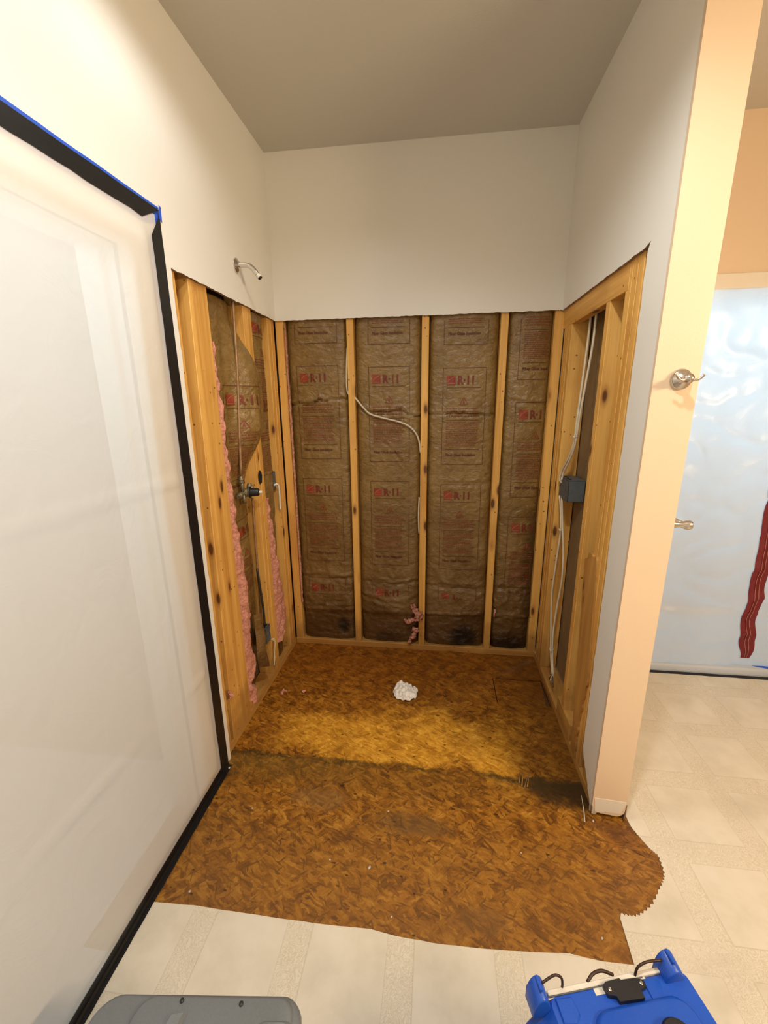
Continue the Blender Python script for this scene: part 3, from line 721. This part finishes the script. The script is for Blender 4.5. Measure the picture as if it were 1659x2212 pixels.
# ------------------------------------------------------------------ plumbing and wiring
t = thing('shower_pipe', 'chrome shower arm with round flange on the left wall', 'shower arm', (0, -.43, 2.122))
lathe('flange', [(0, .030), (.003, .031), (.006, .030), (.009, .024), (.013, .020), (.015, .014), (.016, .012)], (1, 0, 0), (0, 0, 0), 'chrome', t, 32)
tube('arm', [(.010, 0, .002), (.03, 0, .002), (.05, 0, .000), (.068, 0, -.008), (.084, 0, -.024), (.096, 0, -.040)], .0105, 'chrome', t, 16)
d = Vector((.60, 0, -.80)).normalized(); e = Vector((.096, 0, -.040))
lathe('threaded_end', [(0, .0100), (.004, .0108), (.006, .0095), (.009, .0108), (.012, .0095), (.014, .0100)], d, e, 'white', t, 16)
lathe('open_bore', [(0, .0092), (.005, .0092)], d, e+d*.013, 'black', t, 16)

t = thing('shower_valve', 'brass shower mixing valve with black cartridge in the left wall', 'shower valve', (-.045, -.462, 1.118))
def pipe(n, a, b, r, m, par=None): return tube(n, [a, b], r, m, par or t, 12, 0)
AX = (1, .22, -.02)
lathe('valve_body', [(0, .012), (.004, .019), (.016, .022), (.030, .021), (.034, .025), (.040, .025)], AX, (-.012, -.004, 0), 'brass', t, 20)
lathe('retaining_ring', [(0, .029), (.005, .029)], AX, (.026, .004, 0), 'black', t, 20)
lathe('cartridge', [(0, .021), (.03, .020), (.038, .018), (.042, .012)], AX, (.030, .005, 0), 'black', t, 20)
lathe('stem', [(0, .0075), (.013, .0075), (.014, .006)], AX, (.070, .014, -.001), 'white', t, 12)
pipe('outlet_neck', (.0, -.016, .008), (-.001, -.020, .065), .010, 'brass')
lathe('outlet_coupling', [(0, .013), (.006, .0145), (.010, .010), (.016, .013), (.022, .011), (.034, .0075)], (0, -.03, 1), (-.001, -.019, .050), 'brass', t, 14)
pipe('lower_neck', (.0, -.014, -.008), (.002, -.012, -.052), .0095, 'brass')
pipe('inlet_neck', (-.004, -.012, 0), (-.002, -.050, -.008), .0115, 'brass')
lathe('inlet_coupling', [(0, .0135), (.005, .0135), (.008, .010), (.014, .0125), (.024, .009)], (.05, -1, -.20), (-.002, -.044, -.006), 'brass', t, 14)
lathe('side_stop', [(0, .010), (.010, .012), (.020, .012), (.026, .008)], (.25, .25, 1), (.014, .018, .016), 'brass', t, 12)
lathe('side_screw', [(0, .008), (.012, .008), (.016, .006)], (.3, .6, .7), (.024, .026, .014), 'brass', t, 10)
tag(tube('copper_pipe', [(-.044, -.483, 1.205), (-.034, -.478, 1.42), (-.025, -.465, 1.65), (-.022, -.452, 1.90), (-.022, -.448, 1.985)], .0068, 'copper', None, 10), 'thin copper riser pipe climbing from the brass valve', 'pipe')
tag(tube('copper_pipe', [(-.040, -.392, 1.075), (-.045, -.392, .8), (-.050, -.394, .44), (-.050, -.400, .37)], .006, 'copper', None, 10), 'copper supply pipe running down from the brass valve to the plate', 'pipe')

def ebox(name, label, loc, sz, back):
    """outlet box: five walls, open on one side (back=-1 opens away from the stall)"""
    t = thing(name, label, 'electrical box', loc)
    x, y, z = sz; w = .0035
    bm = bmesh.new()
    bm_box(bm, (0, -y/2, -z/2), (w, y/2, z/2), .001)
    for a, b in (((0, -y/2, -z/2), (x, -y/2+w, z/2)), ((0, y/2-w, -z/2), (x, y/2, z/2)), ((0, -y/2, -z/2), (x, y/2, -z/2+w)), ((0, -y/2, z/2-w), (x, y/2, z/2))): bm_box(bm, a, b, .001)
    if back < 0:
        for v in bm.verts: v.co.x = -v.co.x
    link('box_shell', from_bm(bm), 'greybox', t)
    s = 1 if back > 0 else -1
    for yy in (-y*.28, -y*.05, y*.22): box('cable_clamp', (.014*s-.006, yy-.006, z/2-.001), (.014*s+.006, yy+.006, z/2+.004), 'black', t, .001)
    bm = bmesh.new(); bm_box(bm, (min(-.0012*s, 0), -y*.12, -z/2), (max(-.0012*s, 0), -y*.09, z/2)); bm_box(bm, (min(-.0012*s, 0), -y*.5, -.004), (max(-.0012*s, 0), -y*.12, .0))
    link('moulded_rib', from_bm(bm), 'greybox', t)
    return t
ebox('electrical_box', 'grey electrical box on the studs of the right-hand partition', (SP+.010, -.222, 1.112), (.075, .150, .105), 1)
ebox('electrical_box', 'small grey electrical box low on the left wall by the pink wool', (-.012, -.4075, .312), (.06, .060, .092), -1)
ebox('electrical_box', 'grey electrical box half hidden behind the left corner studs', (-.030, -.118, 1.115), (.05, .05, .10), -1)

xc = SP+.012
tag(tube('white_cable', [(xc+.03, -.266, 1.96), (xc+.02, -.290, 1.80), (xc+.006, -.315, 1.60), (xc, -.318, 1.46), (xc, -.302, 1.34), (xc-.004, -.250, 1.262), (xc-.010, -.195, 1.20), (xc-.012, -.178, 1.155), (xc-.004, -.188, 1.135)], .0052, 'cable', None, 8), 'white cable dropping into the partition box, nearer the back wall', 'cable', 'cables of the partition')
tag(tube('white_cable', [(xc+.03, -.330, 1.96), (xc+.022, -.352, 1.78), (xc+.008, -.350, 1.58), (xc+.004, -.334, 1.46), (xc+.004, -.312, 1.34), (xc+.001, -.262, 1.258), (xc-.004, -.205, 1.19), (xc-.008, -.196, 1.15)], .0052, 'cable', None, 8), 'white cable dropping into the partition box, farther from the back wall', 'cable', 'cables of the partition')
tag(tube('white_cable', [(xc-.004, -.172, 1.066), (xc, -.190, 1.02), (xc, -.228, .94), (xc, -.236, .88), (xc-.004, -.226, .70), (xc-.006, -.215, .52), (xc-.002, -.258, .30), (xc, -.275, .22), (xc+.002, -.330, .122)], .0050, 'cable', None, 8), 'longest white cable hanging from the partition box to the sole plate', 'cable', 'cables of the partition')
tag(tube('white_cable', [(xc+.002, -.196, 1.066), (xc+.002, -.212, 1.02), (xc+.003, -.246, .93), (xc+.010, -.272, .82), (xc+.014, -.290, .66), (xc+.010, -.272, .50), (xc+.004, -.270, .34), (xc+.004, -.292, .22), (xc+.004, -.345, .122)], .0050, 'cable', None, 8), 'white cable from the partition box that bows out below the cable tie', 'cable', 'cables of the partition')
def tie(label, p):
    t = thing('cable_tie', label, 'cable tie', p, group='cable ties of the partition')
    tube('strap', [(math.cos(a)*.0105, math.sin(a)*.0125, 0) for a in [i*2*PI/14 for i in range(14)]]+[(.0105, 0, 0)], .0018, 'white', t, 6, 0, cap=False)
    box('buckle', (-.013, -.020, -.003), (-.005, -.010, .004), 'white', t, .0008); box('tail', (-.011, -.030, -.001), (-.009, -.018, .0015), 'white', t, 0)
tie('white cable tie on the two cables above the grey partition box', (xc, -.315, 1.375))
tie('white cable tie on the cables a hand below the grey partition box', (xc, -.240, .905))
tie('white cable tie on the hanging cables close to the floor', (xc+.002, -.276, .243))
t = thing('cable_end', 'stripped cable ends splayed over the partition sole plate', 'cable', (xc, -.340, .118))
for k, (a, b) in enumerate((((-.006, -.030, -.018), .3), ((-.004, .030, -.020), .4), ((-.008, .002, -.030), 0), ((-.004, -.050, -.032), 0), ((-.01, .016, -.034), 0))):
    tube('bare_wire', [(0, 0, .006), (a[0]*.5, a[1]*.4, -.004), a], .0022, 'cable' if k < 3 else 'cablek', t, 6)

tag(tube('back_cable', [(.3880, .026, 1.83), (.3840, .014, 1.74), (.3810, .012, 1.66), (.3830, .012, 1.605), (.3900, .018, 1.585)], .0045, 'cable', None, 8), 'short loop of white cable left of the first back stud', 'cable')
tag(tube('back_cable', [(.4250, .020, 1.568), (.440, .008, 1.552), (.472, .002, 1.515), (.512, .001, 1.478), (.575, .002, 1.458), (.642, .001, 1.442), (.700, .001, 1.425), (.745, .003, 1.398), (.774, .008, 1.360), (.788, .014, 1.318), (.795, .024, 1.26)], .0052, 'cable', None, 8), 'white cable sagging across the second bay of the back wall', 'cable')
tag(tube('back_cable', [(.790, .030, 1.0), (.788, .020, .93), (.788, .018, .86), (.791, .028, .78)], .0045, 'cable', None, 8), 'white cable peeping out left of the middle back stud', 'cable')
tag(tube('white_cable', [(-.024, -.142, 1.092), (-.010, -.134, 1.098), (-.004, -.122, 1.085), (-.006, -.112, 1.05), (-.008, -.108, 1.00), (-.012, -.102, .94)], .0055, 'white', None, 8), 'short white cable beside the left corner studs', 'cable')
tag(tube('black_cable', [(-.034, -.425, .70), (-.030, -.418, .58), (-.026, -.412, .46), (-.028, -.408, .36)], .0065, 'cablek', None, 8), 'black cable running down into the small box on the left wall', 'cable')
t = thing('wire_loop', 'pale wires dangling from the small box on the left wall', 'wire', (-.006, -.372, .262))
for k in range(2):
    o = .010*k
    tube('wire', [(-.006, -.010+o, .0), (.006, -.004+o, -.006), (.010, .002+o, -.030), (.004, -.004+o*.5, -.075), (.004, -.010+o, -.120), (.0, -.016+o*.6, -.165)], .0024, 'cable', t, 6)

# ------------------------------------------------------------------ hooks
t = thing('robe_hook', 'brushed nickel double robe hook on the end of the partition', 'hook', (1.5685, YP, 1.588))
lathe('base', [(0, .028), (.004, .029), (.007, .028), (.008, .0255), (.012, .0255), (.014, .023), (.018, .020), (.022, .015), (.025, .010), (.036, .008)], (0, -1, 0), (0, 0, 0), 'steel', t, 32)
lathe('ball', [(0, .004), (.002, .009), (.007, .0125), (.013, .0130), (.019, .009), (.022, .003)], (0, -1, 0), (0, -.034, 0), 'steel', t, 20)
tube('hook_arm', [(0, -.045, 0), (-.014, -.046, -.004), (-.026, -.048, -.002), (-.036, -.050, .009), (-.043, -.052, .013)], .0036, 'steel', t, 10)
tube('hook_arm', [(0, -.045, 0), (.012, -.046, -.004), (.021, -.048, -.003), (.029, -.050, .004), (.033, -.052, .010)], .0036, 'steel', t, 10)
t = thing('towel_bar_post', 'brushed nickel towel bar post jutting out behind the partition edge', 'towel bar', (XR, -.955, 1.142))
lathe('base', [(0, .028), (.006, .028), (.010, .022), (.014, .015)], (1, 0, 0), (0, 0, 0), 'steel', t, 24)
lathe('post', [(0, .014), (.035, .011), (.050, .009), (.056, .011), (.060, .012), (.066, .0150), (.074, .0165), (.082, .0135), (.086, .006)], (1, 0, -.04), (.01, 0, 0), 'steel', t, 20)
tube('bar', [(.062, .0, .002), (.062, .45, .002)], .008, 'steel', t, 12, 0)
lathe('post', [(0, .026), (.008, .026), (.014, .014), (.045, .010), (.066, .015), (.08, .012), (.086, .005)], (1, 0, 0), (0, .45, 0), 'steel', t, 20)

# ------------------------------------------------------------------ dust barriers
t = thing('plastic_barrier', 'frosted plastic sheet taped with black tape over the left doorway', 'plastic sheet', (.004, -1.5, 0))
by0, by1, bz1 = -.985, -2.35, 2.105
def fl(u, v):
    y = by0+(by1-by0)*u; z = .012+(bz1-.012)*v
    e = min(abs(y-by0), z, bz1-z); k = sm((e-.036)/.075)
    x = .0045+k*(.022+.016*nz(y*1.6, z*1.1, 2.)+.005*rid(y*2.5+z*1.4, z*.8-y*1.1, 7.))
    for z0, sl in ((1.288, -.004), (.542, -.035)):
        d = z-(z0+sl*(y+1.0)); x += .006*k*math.exp(-(d/.006)**2)
    return (x-.004, y+1.5, z)
grid('sheet', 70, 110, fl, 'sheetL', t)
def strip(name, mat, yz, x0, x1, par): 
    o = prism(name, yz, 0, x0, x1, [mat], par); return o
def loc2(p): return [(a+1.5, b) for a, b in p]
# blue masking tape first, black tape over it
strip('blue_tape', 'btape2', loc2(rag((-.956, 2.136), (-2.35, 2.142), .05, .0012, 40)+rag((-2.35, 2.136), (-2.35, 2.07), .03, .001)+rag((-2.35, 2.07), (-.985, 2.066), .05, .001)+[(-.962, 2.085)]), .0003-.004, .0007-.004, t)
strip('blue_tape', 'btape2', loc2([(-.953, 2.137), (-.962, 2.140), (-.968, 2.100), (-.955, 2.092)]), .0072-.004, .0078-.004, t)
strip('blue_tape', 'btape2', loc2(rag((-.9605, 2.09), (-.9595, .03), .04, .001, 42)+rag((-.9595, .03), (-1.026, .03), .03, .001)+rag((-1.030, .03), (-1.026, 2.07), .04, .0012)), .0003-.004, .0007-.004, t)
strip('black_tape', 'btape', loc2(rag((-.960, 2.126), (-2.35, 2.126), .06, .0015, 43)+rag((-2.35, 2.126), (-2.35, 2.078), .03, .001)+rag((-2.35, 2.078), (-1.00, 2.078), .05, .003, 44)), .0052-.004, .0060-.004, t)
strip('black_tape', 'btape', loc2(rag((-.9635, 2.112), (-.9635, .006), .05, .0008, 45)+rag((-.9635, .006), (-1.020, .006), .03, .001)+rag((-1.020, .006), (-1.014, 2.09), .05, .002, 46)), .0062-.004, .0070-.004, t)
bm = bmesh.new()
n = 70
prev = None
for i in range(n+1):
    y = -.966+(-2.35+.966)*i/n+1.5; a = .002*nz(i*.7, 3); b = .002*nz(i*.6, 9)
    row = [bm.verts.new(p) for p in ((.0072-.004, y, .040+a), (.0078-.004, y, .012), (.012-.004, y, .0042), (.026+b-.004, y, .0040))]
    if prev:
        for k in range(3): bm.faces.new((prev[k], prev[k+1], row[k+1], row[k]))
    prev = row
link('black_tape', from_bm(bm), 'btape', t)

t = thing('plastic_barrier', 'white plastic sheet with a red zipper hung over the doorway at the right', 'plastic sheet', (2.45, -.02, 0))
zl = [(2.03, 2.572), (1.4, 2.582), (1.17, 2.586), (.972, 2.594), (.766, 2.603), (.591, 2.598), (.467, 2.606), (.352, 2.592), (.2216, 2.610), (.104, 2.645)]
def fr_y(x, z):
    k = sm(min(x-LX0+.03, LX1+.03-x)/.1)*sm((LZ+.02-z)/.15)
    y = -.018-.010*k*nz(x*3, z*2, 4.)-.011*max(0, rid(x*5+z*3, z*5-x*2, 1.))**2*k-.004*max(0, rid(x*9-z*6, z*8+x*3, 6.))*k-.004*nz(x*14, z*12, 8.)
    y -= .016*sm((.42-z)/.05)*sm((2.66-x)/.15)*sm((x-2.05)/.1)-.010*sm((.30-z)/.12)
    zz = 1.30
    y += .004*math.exp(-((z-zz)/.006)**2)+.003*math.exp(-((z-.62)/.006)**2)
    return y
def fr(u, v):
    x = LX0-.03+(LX1-LX0+.06)*u; zb = .052+.010*nz(x*8, 1.)+.05*sm((2.30-x)/.12)*0
    z = zb+(LZ+.004-zb)*v
    return (x-2.45, fr_y(x, z)+.02, z)
grid('sheet', 60, 130, fr, 'sheetR', t)
box('floor_skirt', (LX0-2.45-.02, -.035, .0032), (LX1-2.45+.02, .018, .050), 'sheetR', t, .012, 3)
def zip_strip(name, d0, d1, mat, off):
    def f(u, v):
        z = .095+(2.02-.095)*v; c = lerp_tab(zl, z)
        w = .078*(.55+.45*sm((z-.08)/.12))*(1+.10*nz(z*7, 2))
        x = c+w*(d0+(d1-d0)*u)
        return (x-2.45, fr_y(x, z)-off+.02, z)
    return grid(name, 4, 120, f, mat, t)
zip_strip('zip_tape', 0, .42, 'zip', .0035); zip_strip('zip_tape', .60, 1.0, 'zip', .0035); zip_strip('zip_teeth', .40, .62, 'zipd', .0055)
zip_strip('zip_seam', .385, .42, 'zips', .0062); zip_strip('zip_seam', .60, .635, 'zips', .0062)
pts = rag((2.02, -.050), (2.95, -.052), .04, .001, 50)+rag((2.95, -.076), (2.02, -.075), .04, .002, 51)
prism('black_tape', [(x-2.45, y+.02) for x, y in pts], 2, .0030, .0038, ['btape'], t)
prism('blue_tape', [(2.71-2.45, .0), (2.80-2.45, .004), (2.90-2.45, -.03), (2.86-2.45, -.045)], 2, .051, .0525, ['btape2'], t)

# ------------------------------------------------------------------ things on the floor
def crumple(u, v):
    th = u*2*PI; r = .066*(v**.8)*(1+.05*math.sin(3*th+.6)+.16*nz(math.cos(th)*2.5, math.sin(th)*2.5, 5))
    x, y = r*math.cos(th), r*math.sin(th)*1.02
    h = .016*(1-v**2.2)+.016*(1-.7*v)*rid(x*38, y*38, 3)+.010*nz(x*70, y*70, 8)+.030*math.exp(-((x+.030)**2+(y-.045)**2)/.00030)+.010*math.exp(-((v-.9)/.12)**2)*rid(math.cos(th)*3, math.sin(th)*3, 2)
    return (x, y, max(.002, h+.006))
tag(grid('crumpled_plastic_bag', 60, 26, crumple, 'tissue'), 'crumpled white plastic wad on the middle of the stall floor', 'plastic wad').location = (.745, -.415, 0)
# splinters raised from the subfloor
def splinter(name, label, P, r, mat, grp): return tag(tube(name, P, r, mat, None, 5, 3, lambda q: r*(1-.8*q), .5), label, 'splinter', grp)
splinter('nail_strip', 'pale splinter leaning beside the foot of the partition', [(1.466, -1.060, .004), (1.470, -1.035, .022), (1.472, -.99, .052)], .004, 'gyps', None)
sp = [((1.262, -.930), (1.285, -.850)), ((1.272, -.935), (1.305, -.862)), ((1.284, -.930), (1.302, -.878)), ((1.255, -.915), (1.268, -.862))]
for k, (a, b) in enumerate(sp):
    splinter('wood_splinter', ['leftmost but one', 'longest', 'shortest', 'leftmost'][k]+' splinter of the torn tuft on the subfloor before the partition', [(a[0], a[1], .002), ((a[0]+b[0])/2, (a[1]+b[1])/2, .009), (b[0], b[1], .004)], .0042, ['splint', 'mop'][k % 2], 'splinters of the torn tuft')
rng = random.Random(3)
crumbs = [(.73, -1.10, 'crumb near the middle of the front subfloor'), (.55, -1.30, 'crumb left of the wide front knots'), (.69, -1.31, 'larger flake on the front subfloor'), (1.21, -1.20, 'crumb toward the partition end'), (.12, -1.45, 'crumb by the left vinyl edge'), (.78, -1.44, 'crumb close to the vinyl cut'), (.02, -.985, 'flake at the foot of the black tape'), (1.50, -1.05, 'flake at the foot of the partition'), (.20, -1.15, 'crumb by the left black tape'), (1.40, -1.42, 'crumb near the right vinyl corner')]
for x, y, lb in crumbs:
    r = .006 if 'flake' in lb else .0038
    bm = bmesh.new(); bmesh.ops.create_icosphere(bm, subdivisions=1, radius=r)
    for v in bm.verts: v.co *= rng.uniform(.6, 1.25); v.co.z = max(v.co.z*.6, -r*.4)
    o = link('plaster_crumb', from_bm(bm), 'gyps'); o.location = (x, y, r*.4); tag(o, 'tiny white plaster '+lb, 'debris', 'plaster crumbs on the subfloor')

# grey tote at the lower left
t = thing('storage_tote', 'grey plastic storage tote at the lower left corner', 'tote', (.42, -2.06, .003))
def rrect(x0, x1, y0, y1, r, n=7):
    out = []
    for cx, cy, a0 in ((x1-r, y1-r, 0), (x0+r, y1-r, PI/2), (x0+r, y0+r, PI), (x1-r, y0+r, 3*PI/2)):
        for k in range(n+1): a = a0+k/n*PI/2; out.append((cx+r*math.cos(a), cy+r*math.sin(a)))
    return out
def loft(name, rings, mat, parent, cap0=True, cap1=True):
    n = len(rings[0][0]); vs = []; fs = []
    for pts, z in rings: vs += [(x, y, z) if not callable(z) else (x, y, z(x, y)) for x, y in pts]
    for i in range(len(rings)-1):
        for k in range(n): fs.append((i*n+k, i*n+(k+1) % n, (i+1)*n+(k+1) % n, (i+1)*n+k))
    if cap0: fs.append(tuple(range(n))[::-1])
    if cap1: fs.append(tuple(range((len(rings)-1)*n, len(rings)*n)))
    o = link(name, mesh(vs, fs), mat, parent, smooth=True); o.data.set_sharp_from_angle(angle=math.radians(50)); return o
tb = loft('tub', [(rrect(-.16, .18, -.20, .20, .05), 0), (rrect(-.165, .185, -.205, .205, .05), .01), (rrect(-.19, .205, -.225, .225, .05), .30)], 'grey', t)
def sk(pts): return [(x, y+.11*x) for x, y in pts]
loft('lid', [(sk(rrect(-.205, .218, -.245, .238, .045)), .296), (sk(rrect(-.207, .221, -.247, .240, .046)), .306), (sk(rrect(-.205, .218, -.245, .237, .045)), .322), (sk(rrect(-.196, .209, -.236, .229, .04)), .3275)], 'grey', t)
loft('raised_panel', [(sk(rrect(-.120, .205, -.225, .233, .035)), .325), (sk(rrect(-.118, .203, -.223, .230, .035)), .334), (sk(rrect(-.112, .197, -.217, .224, .03)), .3375)], 'grey', t)
loft('lid_rib', [(sk([(-.040, .200), (-.072, -.05), (-.042, -.05), (-.008, .205)]), .336), (sk([(-.036, .197), (-.066, -.05), (-.048, -.05), (-.014, .200)]), .346)], 'grey', t)
loft('lid_rib', [(sk(rrect(.135, .212, .10, .195, .02)), .336), (sk(rrect(.141, .206, .106, .189, .018)), .344)], 'grey', t)
for x, y in ((-.030, .2265+.003), (.094, .2395)): lathe('rivet', [(0, .0045), (.002, .0045), (.003, .003)], (0, 0, 1), (x, y-.012, .3372), 'black', t, 10)

# blue machine at the lower right
t = thing('air_mover', 'blue moulded plastic machine with a black latch at the lower right', 'machine', (1.12, -1.7847, .003), math.radians(15.13))
H = .417
def ring(x0, x1, y0, y1, r): return rrect(x0, x1, y0, y1, r, 5)
loft('housing', [(ring(-.085, .350, -.34, -.02, .03), 0), (ring(-.085, .350, -.34, -.02, .03), .02), (ring(-.050, .320, -.31, -.004, .02), .36), (ring(-.012, .300, -.29, -.002, .016), H-.018), (ring(.002, .289, -.28, -.006, .014), H)], 'blue', t)
loft('raised_arch', [(rrect(.062, .262, -.26, -.036, .035, 6), H-.002), (rrect(.064, .260, -.258, -.038, .034, 6), H+.006), (rrect(.070, .254, -.252, -.044, .03, 6), H+.009)], 'blue', t)
loft('side_pad', [([(.010, -.045), (.036, -.050), (.050, -.036), (.046, -.010), (.012, -.008)], H-.001), ([(.013, -.042), (.035, -.046), (.046, -.034), (.043, -.013), (.014, -.011)], H+.004)], 'blue', t)
box('filter_edge', (.002, -.004, H-.006), (.266, .004, H+.004), 'filter', t, .001)
box('gasket_line', (.004, -.006, H+.0005), (.200, -.0042, H+.0025), 'greybox', t, 0)
box('filter_notch', (.094, -.016, H-.004), (.205, -.0041, H+.0012), 'filter', t, 0)
def horn(x0, x1, s):
    n = 9; vs = []; fs = []
    for k in range(n+1):
        a = PI*k/n; vs += [(x0+(x1-x0)*(.5-.5*math.cos(a)), -.020, H-.02+.045*math.sin(a)**.7), (x0+(x1-x0)*(.5-.5*math.cos(a)), .014, H-.02+.055*math.sin(a)**.7)]
    for k in range(n): fs.append((2*k, 2*k+1, 2*k+3, 2*k+2))
    fs += [tuple(range(0, 2*n+2, 2)), tuple(range(1, 2*n+2, 2))[::-1], (0, 2*n, 2*n+1, 1)]
    bm = bmesh.new(); bv = [bm.verts.new(v) for v in vs]
    for f in fs: bm.faces.new([bv[i] for i in f])
    bmesh.ops.bevel(bm, geom=list(bm.edges), offset=.0025, segments=2, affect='EDGES', profile=.5, clamp_overlap=True)
    o = link('handle_lug', from_bm(bm), 'blue', t, smooth=True); o.data.set_sharp_from_angle(angle=math.radians(50))
    box('lug_notch', ((x0+x1)/2-.003, -.010, H+.030), ((x0+x1)/2+.003, .012, H+.038), 'blue', o, .001)
horn(-.036, .000, -1); horn(.238, .282, 1)
tube('wire_bail', [(-.010, .004, H+.026), (.010, .008, H+.030), (.022, .009, H+.031), (.032, .006, H+.026), (.0345, .004, H+.012), (.0345, .004, H+.0)], .0024, 'rust', t, 8)
tube('wire_bail', [(.244, .002, H+.026), (.215, .002, H+.030), (.199, .001, H+.028), (.190, .0, H+.022), (.187, -.001, H+.010), (.187, -.001, H+.0)], .0024, 'rust', t, 8)
tube('carry_strap', [(.088, .004, H+.002), (.105, .012, H+.006), (.125, .013, H+.007), (.145, .006, H+.003)], .003, 'rust', t, 8)
prism('latch', [(.112, -.008), (.120, -.004), (.150, -.003), (.152, -.006), (.180, -.007), (.196, -.012), (.194, -.022), (.180, -.024), (.180, -.036), (.130, -.034), (.128, -.026), (.114, -.022)], 2, H-.002, H+.010, ['black'], t)
for x, y in ((.121, -.016), (.187, -.016)): lathe('latch_rivet', [(0, .003), (.0015, .003), (.002, .002)], (0, 0, 1), (x, y, H+.010), 'chrome', t, 10)
loft('latch_recess', [([(.196, -.040), (.196, -.006), (.222, -.005), (.236, -.012), (.226, -.040)], H-.001), ([(.198, -.038), (.198, -.008), (.214, -.008), (.222, -.014), (.216, -.038)], H+.002)], 'blue', t)
lathe('control_knob', [(0, .030), (.010, .030), (.016, .026), (.017, .012)], (0, 0, 1), (.198, -.098, H+.008), 'black', t, 24)

# recessed downlight trims in the ceiling above the photographer's side
for x, y, lb in ((.42, -1.15, 'white recessed downlight in the ceiling just in front of the stall'), (1.0, -1.85, 'white recessed downlight in the ceiling over the middle of the room')):
    t = thing('recessed_downlight', lb, 'light', (x, y, ZC), group='ceiling downlights')
    vs = []; fs = []; n = 28; prof = [(.062, -.001), (.066, -.009), (.082, -.007), (.088, -.0005)]
    for r, h in prof:
        for k in range(n): a = 2*PI*k/n; vs.append((r*math.cos(a), r*math.sin(a), h))
    for i in range(3):
        for k in range(n): fs.append((i*n+k, i*n+(k+1) % n, (i+1)*n+(k+1) % n, (i+1)*n+k))
    link('trim_ring', mesh(vs, fs), 'white', t, smooth=True)
    lathe('lens', [(0, .062), (.001, .062)], (0, 0, -1), (0, 0, -.0005), 'lens', t, 28)
